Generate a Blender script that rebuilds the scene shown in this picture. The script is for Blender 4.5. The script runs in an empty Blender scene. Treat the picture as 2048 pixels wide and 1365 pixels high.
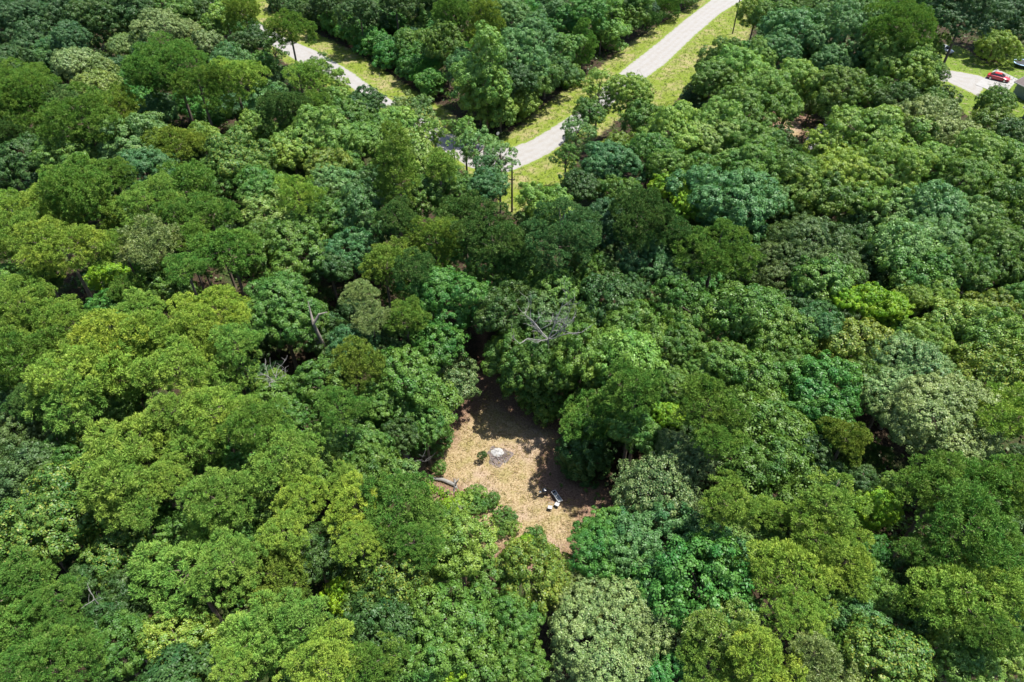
import bpy, bmesh, math, random
import numpy as np
from mathutils import Vector, Matrix

# ------------------------------------------------------------------ camera, sky, sun
sc = bpy.context.scene
COL = sc.collection
CAM_H = 62.0
PITCH = 43.0
cam = bpy.data.cameras.new("camera")
cam.lens = 24.0; cam.sensor_width = 36.0; cam.clip_start = 0.5; cam.clip_end = 5000
camo = bpy.data.objects.new("camera", cam); COL.objects.link(camo)
camo.location = (0, 0, CAM_H)
camo.rotation_euler = (math.radians(90 - PITCH), 0, 0)
sc.camera = camo

SUN_EL, SUN_AZ = 68.0, 66.0          # azimuth measured clockwise from +Y
world = bpy.data.worlds.new("World"); sc.world = world; world.use_nodes = True
nt = world.node_tree; nt.nodes.clear()
sky = nt.nodes.new("ShaderNodeTexSky"); sky.sky_type = 'NISHITA'; sky.sun_disc = False
sky.sun_elevation = math.radians(SUN_EL); sky.sun_rotation = math.radians(SUN_AZ)
bg = nt.nodes.new("ShaderNodeBackground"); bg.inputs[1].default_value = 0.10
wo = nt.nodes.new("ShaderNodeOutputWorld")
nt.links.new(sky.outputs[0], bg.inputs[0]); nt.links.new(bg.outputs[0], wo.inputs[0])
sun = bpy.data.lights.new("sun", 'SUN'); sun.energy = 4.6; sun.angle = math.radians(0.5); sun.color = (1.0, 0.965, 0.90)
suno = bpy.data.objects.new("sun", sun); COL.objects.link(suno)
_e, _a = math.radians(SUN_EL), math.radians(SUN_AZ)
_d = Vector((math.sin(_a) * math.cos(_e), math.cos(_a) * math.cos(_e), math.sin(_e)))
suno.rotation_euler = _d.to_track_quat('Z', 'Y').to_euler()
sc.view_settings.view_transform = 'Standard'; sc.view_settings.look = 'None'
sc.view_settings.gamma = 1.0; sc.view_settings.exposure = 1.16
sc.render.engine = 'CYCLES'
sc.cycles.max_bounces = 6; sc.cycles.transmission_bounces = 4; sc.cycles.diffuse_bounces = 3

random.seed(11); rng = np.random.default_rng(11)

# ------------------------------------------------------------------ view geometry (photo pixel -> point in the place)
FPX, CX, CY = 2048 * 24 / 36.0, 1024.0, 682.5
_p = math.radians(PITCH)
FW = np.array([0, math.cos(_p), -math.sin(_p)]); UP = np.array([0, math.sin(_p), math.cos(_p)]); RT = np.array([1., 0, 0])
CAM = np.array([0, 0, CAM_H])
def at(px, py, z=0.0):
    d = FW + (px - CX) / FPX * RT + (CY - py) / FPX * UP
    t = (z - CAM_H) / d[2]
    return CAM + d * t
def proj(p):
    v = np.asarray(p, float) - CAM
    w = v @ FW
    return CX + FPX * (v @ RT) / w, CY - FPX * (v @ UP) / w, w
def wpoly(pts, z=0.0):
    return np.array([at(x, y, z)[:2] for x, y in pts])

# ------------------------------------------------------------------ object helpers
def tag(o, label=None, cat=None, group=None, kind=None):
    if label: o['label'] = label
    if cat: o['category'] = cat
    if group: o['group'] = group
    if kind: o['kind'] = kind
    return o
def empty(name, loc, rz=0.0, **kw):
    o = bpy.data.objects.new(name, None); COL.objects.link(o)
    o.empty_display_size = 0.3
    o.location = loc; o.rotation_euler = (0, 0, rz)
    return tag(o, **kw)
def link(name, me, parent=None, loc=(0, 0, 0)):
    o = bpy.data.objects.new(name, me); COL.objects.link(o)
    o.parent = parent; o.location = loc
    return o
def np_mesh(name, V, Fq, mats=(), attrs=None, smooth=False):
    V = np.asarray(V, np.float32); Fq = np.asarray(Fq, np.int32)
    k = Fq.shape[1]; n = len(Fq)
    me = bpy.data.meshes.new(name)
    me.vertices.add(len(V)); me.vertices.foreach_set('co', V.ravel())
    me.loops.add(n * k); me.loops.foreach_set('vertex_index', Fq.ravel())
    me.polygons.add(n); me.polygons.foreach_set('loop_start', np.arange(n, dtype=np.int32) * k)
    try: me.polygons.foreach_set('loop_total', np.full(n, k, np.int32))
    except Exception: pass
    for a, (dom, arr) in (attrs or {}).items():
        at_ = me.attributes.new(a, 'FLOAT', dom); at_.data.foreach_set('value', np.asarray(arr, np.float32))
    for m in mats: me.materials.append(m)
    me.update(calc_edges=True)
    if smooth: me.polygons.foreach_set('use_smooth', np.ones(n, bool))
    return me
class MB:                       # collects shapes into one mesh
    def __init__(s): s.bm = bmesh.new()
    def box(s, c, size, rot=None, taper=1.0):
        hx, hy, hz = size[0] / 2, size[1] / 2, size[2] / 2
        vs = []
        for z, t in ((-hz, 1), (hz, taper)):
            for x, y in ((-hx, -hy), (hx, -hy), (hx, hy), (-hx, hy)):
                v = Vector((x * t, y * t, z))
                if rot is not None: v = rot @ v
                vs.append(s.bm.verts.new(v + Vector(c)))
        for f in ((3, 2, 1, 0), (4, 5, 6, 7), (0, 1, 5, 4), (1, 2, 6, 5), (2, 3, 7, 6), (3, 0, 4, 7)):
            s.bm.faces.new([vs[i] for i in f])
        return s
    def tube(s, pts, radii, n=8, cap=True):
        pts = [Vector(p) for p in pts]; rings = []
        if not hasattr(radii, '__len__'): radii = [radii] * len(pts)
        for i, p in enumerate(pts):
            d = (pts[min(i + 1, len(pts) - 1)] - pts[max(i - 1, 0)]).normalized()
            u = d.orthogonal().normalized() if abs(d.z) > 0.99 else Vector((0, 0, 1)).cross(d).normalized()
            w = d.cross(u)
            rings.append([s.bm.verts.new(p + (u * math.cos(2 * math.pi * k / n) + w * math.sin(2 * math.pi * k / n)) * radii[i]) for k in range(n)])
        for a, b in zip(rings, rings[1:]):
            for k in range(n):
                s.bm.faces.new((a[k], a[(k + 1) % n], b[(k + 1) % n], b[k]))
        if cap:
            s.bm.faces.new(rings[0][::-1]); s.bm.faces.new(rings[-1])
        return s
    def lathe(s, prof, c=(0, 0, 0), n=20):
        c = Vector(c); rings = []
        for r, z in prof:
            rings.append([s.bm.verts.new(c + Vector((r * math.cos(2 * math.pi * k / n), r * math.sin(2 * math.pi * k / n), z))) for k in range(n)])
        for a, b in zip(rings, rings[1:]):
            for k in range(n): s.bm.faces.new((a[k], a[(k + 1) % n], b[(k + 1) % n], b[k]))
        s.bm.faces.new(rings[0][::-1]); s.bm.faces.new(rings[-1])
        return s
    def poly(s, pts):
        s.bm.faces.new([s.bm.verts.new(Vector(p)) for p in pts]); return s
    def build(s, name, mat, parent=None, loc=(0, 0, 0), bevel=0, smooth=False, mods=()):
        bmesh.ops.recalc_face_normals(s.bm, faces=s.bm.faces)
        me = bpy.data.meshes.new(name); s.bm.to_mesh(me); s.bm.free()
        me.materials.append(mat)
        if smooth:
            for f in me.polygons: f.use_smooth = True
        o = link(name, me, parent, loc)
        if bevel:
            m = o.modifiers.new('bevel', 'BEVEL'); m.width = bevel; m.segments = 2; m.limit_method = 'ANGLE'
        return o

# ------------------------------------------------------------------ materials
def mat(name):
    m = bpy.data.materials.new(name); m.use_nodes = True
    t = m.node_tree; t.nodes.clear()
    out = t.nodes.new('ShaderNodeOutputMaterial')
    return m, t, out
def N(t, typ, **kw):
    n = t.nodes.new(typ)
    for k, v in kw.items():
        if k in n.inputs.keys() if isinstance(k, str) else False: n.inputs[k].default_value = v
        else: setattr(n, k, v)
    return n
def ramp(t, fac, stops):
    r = t.nodes.new('ShaderNodeValToRGB'); cr = r.color_ramp
    while len(cr.elements) > 1: cr.elements.remove(cr.elements[-1])
    cr.elements[0].position = stops[0][0]; cr.elements[0].color = (*stops[0][1], 1)
    for p, c in stops[1:]:
        e = cr.elements.new(p); e.color = (*c, 1)
    t.links.new(fac, r.inputs[0]); return r.outputs[0]
def noise(t, vec, scale, detail=4, rough=0.55):
    n = t.nodes.new('ShaderNodeTexNoise'); n.inputs['Scale'].default_value = scale
    n.inputs['Detail'].default_value = detail; n.inputs['Roughness'].default_value = rough
    t.links.new(vec, n.inputs['Vector']); return n.outputs['Fac']
def mixc(t, fac, a, b, mode='MIX'):
    m = t.nodes.new('ShaderNodeMix'); m.data_type = 'RGBA'; m.blend_type = mode
    for sock, v in ((m.inputs[0], fac), (m.inputs[6], a), (m.inputs[7], b)):
        if hasattr(v, 'links') or isinstance(v, bpy.types.NodeSocket): t.links.new(v, sock)
        elif isinstance(v, (int, float)): sock.default_value = v
        else: sock.default_value = (*v, 1)
    return m.outputs[2]
def math_(t, op, a, b=None, c=None, clamp=False):
    m = t.nodes.new('ShaderNodeMath'); m.operation = op; m.use_clamp = clamp
    for i, v in enumerate((a, b, c)):
        if v is None: continue
        if isinstance(v, bpy.types.NodeSocket): t.links.new(v, m.inputs[i])
        else: m.inputs[i].default_value = v
    return m.outputs[0]
def simple(name, col, rough=0.6, metal=0.0, var=0.15, scale=3.0, bump=0.0, coat=0.0):
    m, t, out = mat(name)
    g = t.nodes.new('ShaderNodeTexCoord')
    f = noise(t, g.outputs['Object'], scale, 6)
    c = ramp(t, f, [(0.25, tuple(x * (1 - var) for x in col)), (0.75, tuple(min(1, x * (1 + var)) for x in col))])
    b = t.nodes.new('ShaderNodeBsdfPrincipled')
    t.links.new(c, b.inputs['Base Color']); b.inputs['Roughness'].default_value = rough; b.inputs['Metallic'].default_value = metal
    if coat: b.inputs['Coat Weight'].default_value = coat; b.inputs['Coat Roughness'].default_value = 0.08
    if bump:
        bp = t.nodes.new('ShaderNodeBump'); bp.inputs['Strength'].default_value = bump
        t.links.new(noise(t, g.outputs['Object'], scale * 6, 4), bp.inputs['Height']); t.links.new(bp.outputs[0], b.inputs['Normal'])
    t.links.new(b.outputs[0], out.inputs[0]); return m
def foliage(name, fleck=None, fl_from=0.8, trans=0.34, rough=0.48, spec=0.4):
    m, t, out = mat(name)
    oi = t.nodes.new('ShaderNodeObjectInfo')
    lr = t.nodes.new('ShaderNodeAttribute'); lr.attribute_name = 'lr'
    tr = t.nodes.new('ShaderNodeAttribute'); tr.attribute_name = 'tr'
    hs = t.nodes.new('ShaderNodeHueSaturation')
    t.links.new(oi.outputs['Color'], hs.inputs['Color'])
    tc = t.nodes.new('ShaderNodeTexCoord'); pn = noise(t, tc.outputs['Object'], 0.45, 3, 0.6)      # sprays of older and younger leaf within a crown
    t.links.new(math_(t, 'MULTIPLY_ADD', pn, -0.09, math_(t, 'MULTIPLY_ADD', tr.outputs['Fac'], -0.035, 0.5625)), hs.inputs['Hue'])
    t.links.new(math_(t, 'MULTIPLY_ADD', lr.outputs['Fac'], 0.55, math_(t, 'MULTIPLY_ADD', tr.outputs['Fac'], 0.40, math_(t, 'MULTIPLY_ADD', pn, 0.7, 0.19))), hs.inputs['Value'])
    c = hs.outputs[0]
    if fleck:
        c = mixc(t, math_(t, 'MULTIPLY', math_(t, 'GREATER_THAN', lr.outputs['Fac'], fl_from), 0.6), c, fleck)
    b = t.nodes.new('ShaderNodeBsdfPrincipled'); b.inputs['Roughness'].default_value = rough
    b.inputs['Specular IOR Level'].default_value = spec
    t.links.new(c, b.inputs['Base Color'])
    tl = t.nodes.new('ShaderNodeBsdfTranslucent')
    t.links.new(mixc(t, 1.0, c, (1.0, 1.0, 0.45), 'MULTIPLY'), tl.inputs[0])
    mx = t.nodes.new('ShaderNodeMixShader'); mx.inputs[0].default_value = trans
    t.links.new(b.outputs[0], mx.inputs[1]); t.links.new(tl.outputs[0], mx.inputs[2])
    t.links.new(mx.outputs[0], out.inputs[0]); return m

M_LEAF = foliage('leaves')
M_NEEDLE = foliage('needles', fleck=(0.22, 0.22, 0.09), fl_from=0.95, trans=0.25, spec=0.12, rough=0.7)
M_CREAM = foliage('leaves_cream', fleck=(0.27, 0.32, 0.12), fl_from=0.72, trans=0.2)
M_YELLOW = foliage('leaves_yellow_flecked', fleck=(0.30, 0.29, 0.04), fl_from=0.86, trans=0.28)
M_BARK = simple('bark', (0.15, 0.115, 0.085), 0.9, var=0.4, scale=4, bump=0.5)
M_DEAD = simple('dead_wood', (0.20, 0.19, 0.175), 0.85, var=0.25, scale=3, bump=0.3)

def litter_color(t, vec):
    n1 = noise(t, vec, 0.25, 5); n2 = noise(t, vec, 3.5, 6, 0.7)
    a = ramp(t, n2, [(0.32, (0.014, 0.010, 0.006)), (0.5, (0.035, 0.024, 0.014)), (0.66, (0.085, 0.058, 0.036))])
    b = ramp(t, n2, [(0.32, (0.012, 0.02, 0.006)), (0.5, (0.03, 0.05, 0.012)), (0.7, (0.08, 0.07, 0.03))])
    return mixc(t, ramp(t, n1, [(0.5, (0, 0, 0)), (0.62, (1, 1, 1))]), a, b)
def ground_mat(name, kind):
    m, t, out = mat(name)
    g = t.nodes.new('ShaderNodeNewGeometry'); vec = g.outputs['Position']
    c = litter_color(t, vec); hgt = noise(t, vec, 6, 5, 0.7)
    if kind != 'litter':
        sd = t.nodes.new('ShaderNodeAttribute'); sd.attribute_name = 'sd'; s = sd.outputs['Fac']
        edge = noise(t, vec, 0.9, 5, 0.65)
        fine = noise(t, vec, 5.0, 5, 0.75)
        big = noise(t, vec, 0.16, 4)
        mid = noise(t, vec, 0.7, 5, 0.6)
        if kind == 'verge':
            gr = ramp(t, fine, [(0.3, (0.044, 0.071, 0.007)), (0.5, (0.119, 0.164, 0.016)), (0.68, (0.213, 0.233, 0.043))])
            dry = ramp(t, fine, [(0.3, (0.102, 0.090, 0.030)), (0.5, (0.228, 0.198, 0.084)), (0.7, (0.348, 0.306, 0.174))])
            top = mixc(t, ramp(t, math_(t, 'ADD', math_(t, 'MULTIPLY', mid, 0.5), math_(t, 'MULTIPLY', big, 0.5)), [(0.46, (0, 0, 0)), (0.6, (1, 1, 1))]), gr, dry)
            f = math_(t, 'MULTIPLY_ADD', edge, 3.0, math_(t, 'ADD', s, -1.6)); k = 1.3
        elif kind == 'clearing':
            st = ramp(t, fine, [(0.28, (0.096, 0.068, 0.026)), (0.45, (0.231, 0.167, 0.090)), (0.58, (0.332, 0.259, 0.149)), (0.72, (0.422, 0.347, 0.254))])
            gg = ramp(t, fine, [(0.3, (0.078, 0.063, 0.025)), (0.5, (0.207, 0.172, 0.066)), (0.7, (0.346, 0.284, 0.157))])
            top = mixc(t, ramp(t, mid, [(0.45, (0, 0, 0)), (0.62, (0.85, 0.85, 0.85))]), st, gg)
            dirt = ramp(t, fine, [(0.3, (0.143, 0.091, 0.059)), (0.55, (0.326, 0.241, 0.173)), (0.7, (0.404, 0.326, 0.246))])
            top = mixc(t, ramp(t, big, [(0.52, (0, 0, 0)), (0.62, (0.8, 0.8, 0.8))]), top, dirt)
            red = ramp(t, fine, [(0.3, (0.06, 0.036, 0.024)), (0.5, (0.17, 0.105, 0.07)), (0.7, (0.30, 0.20, 0.14))])
            c = mixc(t, math_(t, 'MULTIPLY_ADD', s, 0.5, 1.6, clamp=True), c, red)
            f = math_(t, 'MULTIPLY_ADD', edge, 3.0, math_(t, 'ADD', s, -2.1)); k = 0.7
        elif kind == 'path':
            top = ramp(t, fine, [(0.3, (0.055, 0.025, 0.017)), (0.5, (0.139, 0.071, 0.046)), (0.7, (0.222, 0.129, 0.092))])
            f = math_(t, 'MULTIPLY_ADD', edge, 2.0, math_(t, 'ADD', s, -1.0)); k = 1.0
        elif kind == 'lawn':
            top = ramp(t, fine, [(0.3, (0.045, 0.075, 0.010)), (0.5, (0.10, 0.155, 0.016)), (0.7, (0.17, 0.22, 0.04))])
            dry = ramp(t, fine, [(0.3, (0.120, 0.090, 0.048)), (0.7, (0.300, 0.252, 0.168))])
            top = mixc(t, ramp(t, mid, [(0.55, (0, 0, 0)), (0.66, (1, 1, 1))]), top, dry)
            f = math_(t, 'MULTIPLY_ADD', edge, 3.0, math_(t, 'ADD', s, -1.6)); k = 1.3
        else:   # road / gravel drive
            fine2 = noise(t, vec, 9.0, 5, 0.8)
            top = ramp(t, fine2, [(0.3, (0.182, 0.172, 0.161)), (0.5, (0.260, 0.249, 0.237)), (0.7, (0.321, 0.312, 0.299))])
            # worn wheel tracks beside duller, browner gravel
            tr_ = math_(t, 'SINE', math_(t, 'MULTIPLY', s, 4.2))
            f2 = math_(t, 'MULTIPLY', ramp(t, math_(t, 'MULTIPLY_ADD', tr_, 0.07, mid), [(0.42, (0, 0, 0)), (0.66, (1, 1, 1))]), 0.6)
            top = mixc(t, f2, top, (0.225, 0.205, 0.18))
            f = math_(t, 'MULTIPLY_ADD', edge, 1.4, math_(t, 'ADD', s, -0.75)); k = 3.0
            gr = ramp(t, fine, [(0.3, (0.050, 0.081, 0.006)), (0.5, (0.124, 0.174, 0.019)), (0.68, (0.248, 0.236, 0.087))])
            c = gr
        c = mixc(t, math_(t, 'MULTIPLY', f, k, clamp=True), c, top)
        hgt = fine
    b = t.nodes.new('ShaderNodeBsdfPrincipled'); b.inputs['Roughness'].default_value = 0.92; b.inputs['Specular IOR Level'].default_value = 0.15
    t.links.new(c, b.inputs['Base Color'])
    bp = t.nodes.new('ShaderNodeBump'); bp.inputs['Strength'].default_value = 0.35 if kind == 'road' else 0.9; bp.inputs['Distance'].default_value = 0.12
    t.links.new(hgt, bp.inputs['Height']); t.links.new(bp.outputs[0], b.inputs['Normal'])
    t.links.new(b.outputs[0], out.inputs[0]); return m

# ------------------------------------------------------------------ ground sheets
def signed_dist(P, poly):
    A = poly; B = np.roll(poly, -1, 0)
    inside = np.zeros(len(P), bool); d2 = np.full(len(P), 1e18)
    for a, b in zip(A, B):
        ab = b - a; L = ab @ ab + 1e-12
        tt = np.clip(((P - a) @ ab) / L, 0, 1)
        q = P - (a + tt[:, None] * ab); d2 = np.minimum(d2, (q * q).sum(1))
        cond = (a[1] > P[:, 1]) != (b[1] > P[:, 1])
        xx = a[0] + (P[:, 1] - a[1]) / (b[1] - a[1] + 1e-12) * ab[0]
        inside ^= cond & (P[:, 0] < xx)
    d = np.sqrt(d2); return np.where(inside, d, -d)
def sheet(name, poly, z, step, margin, m):
    lo = poly.min(0) - margin; hi = poly.max(0) + margin
    xs = np.arange(lo[0], hi[0] + step, step); ys = np.arange(lo[1], hi[1] + step, step)
    X, Y = np.meshgrid(xs, ys); P = np.stack([X.ravel(), Y.ravel()], 1)
    sd = signed_dist(P, poly)
    nx, ny = len(xs), len(ys)
    i = np.arange(nx * ny).reshape(ny, nx)
    Q = np.stack([i[:-1, :-1], i[:-1, 1:], i[1:, 1:], i[1:, :-1]], -1).reshape(-1, 4)
    Q = Q[(sd[Q] > -margin).all(1)]
    used, inv = np.unique(Q, return_inverse=True); Q = inv.reshape(-1, 4)
    V = np.zeros((len(used), 3)); V[:, :2] = P[used]; V[:, 2] = z
    me = np_mesh(name, V, Q, [m], {'sd': ('POINT', sd[used])})
    o = link(name, me); tag(o, kind='structure'); return o

g = MB(); g.poly([(-1500, -600, 0), (1500, -600, 0), (1500, 2500, 0), (-1500, 2500, 0)])
tag(g.build('ground', ground_mat('forest_floor', 'litter')), kind='structure')

VERGE = [(430, -60), (535, 0), (594, 47), (701, 98), (783, 148), (846, 189), (909, 227), (966, 271), (1004, 277), (1076, 217), (1126, 180),
         (1195, 135), (1258, 85), (1315, 50), (1372, 16), (1397, 0), (1470, -60), (1620, -60), (1515, 0), (1508, 60), (1490, 95), (1450, 120),
         (1400, 140), (1378, 180), (1345, 215), (1290, 212), (1240, 240), (1170, 300), (1140, 350), (1125, 385), (1090, 410), (1040, 432), (1000, 425),
         (985, 385), (930, 350), (870, 310), (800, 268), (740, 226), (680, 190), (610, 155), (540, 108), (470, 60), (400, 10), (320, -60)]
ROAD = [(1500, -60), (1422, 0), (1371, 38), (1315, 85), (1227, 154), (1157, 220), (1113, 249), (1063, 280), (1025, 294), (979, 293), (909, 271), (868, 246),
        (771, 192), (701, 142), (632, 101), (575, 78), (519, 45), (440, 0), (350, -60), (300, -60), (400, 10), (500, 66), (544, 92), (585, 118), (620, 138), (695, 172), (768, 220),
        (832, 262), (880, 300), (941, 338), (1016, 346), (1063, 327), (1110, 302), (1189, 239), (1265, 176), (1331, 129), (1390, 72), (1441, 28), (1487, 0), (1570, -60)]
CLEAR = [(950, 812), (975, 765), (995, 790), (1020, 815), (1060, 835), (1120, 850), (1130, 885), (1100, 915), (1090, 960), (1110, 985), (1180, 1005),
         (1170, 1050), (1165, 1090), (1130, 1130), (1090, 1135), (1040, 1110), (1000, 1110), (945, 1090), (915, 1040), (905, 985), (860, 962), (820, 930), (850, 905), (890, 880), (905, 850), (925, 825)]
PATH = [(955, 815), (948, 740), (953, 680), (947, 640), (955, 600), (985, 600), (975, 650), (985, 700), (985, 750), (1000, 800)]
PATH2 = [(1095, 900), (1150, 960), (1230, 970), (1300, 1010), (1290, 1060), (1210, 1080), (1120, 1040), (1060, 970), (1060, 880)]
DRIVE = [(1850, 130), (1902, 141), (1955, 150), (1975, 158), (1960, 196), (1924, 178), (1893, 164), (1840, 160)]
LAWN = [(1850, 85), (1905, 88), (1935, 98), (1965, 120), (1995, 125), (2010, 105), (2060, 100), (2120, 140), (2120, 240), (2050, 245), (1990, 245), (1940, 240),
        (1895, 195), (1850, 165)]
DIRT3 = [(1565, 215), (1600, 235), (1615, 255), (1605, 300), (1575, 285), (1550, 240)]
sheet('grass_verge', wpoly(VERGE), 0.004, 0.6, 2.4, ground_mat('verge_grass', 'verge'))
sheet('lawn', wpoly(LAWN), 0.004, 0.6, 2.0, ground_mat('lawn_grass', 'lawn'))
sheet('road', wpoly(ROAD), 0.012, 0.4, 0.8, ground_mat('pale_gravel', 'road'))
sheet('driveway', wpoly(DRIVE), 0.012, 0.4, 0.8, bpy.data.materials['pale_gravel'])
sheet('dirt_path', wpoly(PATH), 0.004, 0.3, 0.9, ground_mat('red_dirt', 'path'))
sheet('leaf_strewn_path', wpoly(PATH2), 0.004, 0.3, 0.9, bpy.data.materials['red_dirt'])
sheet('clearing', wpoly(CLEAR), 0.010, 0.3, 3.2, ground_mat('dry_grass', 'clearing'))
sheet('sandy_yard', wpoly(DIRT3), 0.004, 0.5, 3.2, bpy.data.materials['dry_grass'])

# ------------------------------------------------------------------ leaf clouds
def unit(v): return v / (np.linalg.norm(v, axis=-1, keepdims=True) + 1e-9)
def leaf_mesh(name, P, Nn, L, W, mat_, lr, tr, T=None):
    n = len(P)
    if T is None: T = rng.normal(size=(n, 3))
    T = unit(T - (T * Nn).sum(1, keepdims=True) * Nn); B = np.cross(Nn, T)
    L = np.broadcast_to(L, (n,))[:, None]; W = np.broadcast_to(W, (n,))[:, None]
    V = np.stack([P - T * L * .5, P + B * W * .5 + Nn * W * .12, P + T * L * .5, P - B * W * .5 + Nn * W * .12], 1).reshape(-1, 3)
    Q = np.arange(n * 4).reshape(n, 4)
    return np_mesh(name, V, Q, [mat_], {'lr': ('FACE', lr), 'tr': ('FACE', tr)})
def fib(n):
    i = np.arange(n) + 0.5; z = 1 - 2 * i / n; ph = i * 2.39996
    r = np.sqrt(1 - z * z); return np.stack([r * np.cos(ph), r * np.sin(ph), z], 1)
def make_crown(name, kind, R, seed, mat_):
    """crown round (0,0,0): boughs -> leafy clumps -> leaves; returns mesh and bough centres"""
    global rng
    rng = np.random.default_rng(seed)
    # squash, bough radius, boughs, clump spacing, clump radius, leaves a clump, leaf length, leaf width, up bias
    K = dict(broad=(0.84, 0.29, 38, 0.76, 0.47, 84, 0.205, 0.135, 0.55), pine=(0.82, 0.25, 42, 0.60, 0.35, 54, 0.30, 0.062, 0.8),
             dome=(0.72, 0.31, 30, 0.58, 0.38, 56, 0.165, 0.11, 0.6), spire=(1.75, 0.27, 56, 0.66, 0.38, 54, 0.30, 0.065, 0.8),
             open=(1.05, 0.22, 34, 0.74, 0.44, 60, 0.205, 0.135, 0.5), bush=(0.75, 0.38, 16, 0.50, 0.31, 60, 0.16, 0.10, 0.5),
             tall=(1.35, 0.27, 46, 0.78, 0.47, 84, 0.205, 0.135, 0.55))[kind]
    sq, br, nb, sp, cr, nl, LL, WW, up = K
    d = fib(int(nb * 1.6)); d = d[d[:, 2] > {'spire': -.95, 'tall': -.95, 'open': -.8, 'broad': -.72, 'pine': -.6}.get(kind, -.5)]
    d = unit(d + rng.normal(size=d.shape) * 0.26)
    if kind != 'dome': d = d[rng.uniform(size=len(d)) > 0.10]
    rad = rng.uniform(0.55, 0.86, len(d)) if kind != 'dome' else rng.uniform(0.64, 0.78, len(d))
    w = rng.normal(size=(4, 3)); amp = 0.17 if kind != 'dome' else 0.09      # uneven outline
    push = sum(np.sin(d @ w[i] * 2.4 + i) for i in range(4)) * amp
    C = d * (rad * (1 + push))[:, None] * R
    C[:, 2] *= sq
    if kind == 'spire':
        tt = (C[:, 2] / (R * sq * 0.8) + 1) / 2; C[:, :2] *= (1.15 - 0.75 * np.clip(tt, 0, 1))[:, None]
    br_ = R * br * rng.uniform(0.62, 1.32, len(C))
    if kind != 'open':
        inner = unit(rng.normal(size=(int(nb * .35), 3))) * R * 0.36 * np.array([1, 1, sq]); C = np.vstack([C, inner]); br_ = np.append(br_, np.full(len(inner), R * br * 0.9))
    fl = np.array([1, 1, .70])
    S, SN, BI = [], [], []
    for i, (c, b) in enumerate(zip(C, br_)):
        n = max(6, int(4 * math.pi * b * b / (sp * sp)))
        q = unit(fib(n) + rng.normal(size=(n, 3)) * 0.22); q = q[q[:, 2] > -0.5]
        p = c + q * b * (1 + rng.normal(size=(len(q), 1)) * 0.13) * fl
        out = unit(c * np.array([1, 1, 1 / sq])) if np.linalg.norm(c) > R * .3 else np.zeros(3)
        keep = (q @ out > -0.4)
        for j in range(len(C)):
            if j != i: keep &= np.linalg.norm((p - C[j]) / fl, axis=1) > br_[j] * 0.80
        keep &= rng.uniform(size=len(q)) > (0.06 if kind == 'dome' else 0.13)
        S.append(p[keep]); SN.append(q[keep]); BI.append(np.full(keep.sum(), i))
    S = np.vstack(S); SN = unit(np.vstack(SN) + np.array([0, 0, up]) * 0.7); BI = np.concatenate(BI); ns = len(S)
    brv = rng.uniform(size=len(C)); tv = np.clip(brv[BI] * 0.4 + rng.uniform(size=ns) * 0.6, 0, 1)
    cs = cr * rng.uniform(0.65, 1.35, ns)
    n = ns * nl; N0 = np.repeat(SN, nl, 0); ra = np.repeat(cs, nl)[:, None]
    q = unit(rng.normal(size=(n, 3)) + N0 * 1.1)                        # leaves lie on the upper, outer side of the clump
    P = np.repeat(S, nl, 0) + q * ra * (0.45 + 0.6 * rng.uniform(size=(n, 1)) ** 0.6) * np.array([1, 1, .8])
    lr = rng.uniform(size=n); tr2 = np.repeat(tv, nl)
    if kind in ('pine', 'spire'):
        dirs = unit(q * 0.8 + N0 * .3 + rng.normal(size=(n, 3)) * 0.5)      # needles fan out of the shoot
        L = LL * rng.uniform(0.7, 1.25, n)
        nn = unit(np.cross(dirs, rng.normal(size=(n, 3)))); nn = np.where(nn[:, 2:3] < 0, -nn, nn)
        me = leaf_mesh(name, P, nn, L, WW * rng.uniform(0.8, 1.4, n), mat_, lr, tr2, T=dirs)
    else:
        nn = unit(q * 0.9 + N0 * 0.5 + rng.normal(size=(n, 3)) * 0.42)
        me = leaf_mesh(name, P, nn, LL * rng.uniform(0.65, 1.35, n), WW * rng.uniform(0.7, 1.3, n), mat_, lr, tr2)
    return me, C, R

VARS = {}
def var(kind, R):
    """pick a crown of this kind whose design radius is close to R"""
    sizes = {'broad': (3.2, 5.0, 7.6), 'pine': (3.0, 4.6, 6.6), 'dome': (3.4, 5.2, 8.0), 'spire': (3.2,), 'open': (3.6,), 'bush': (1.4, 2.4), 'tall': (3.6,)}[kind]
    s = min(sizes, key=lambda q: abs(math.log(q / R)))
    k = random.randrange({'broad': 4, 'pine': 4}.get(kind, 3) if s < 6.5 else 2)
    key = (kind, s, k)
    if key not in VARS:
        mt = M_NEEDLE if kind in ('pine', 'spire') else M_LEAF
        VARS[key] = make_crown('crown_' + kind, kind, s, hash((len(kind) * 7 + int(s * 10), k)) % 99991, mt)
    return VARS[key]

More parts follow.
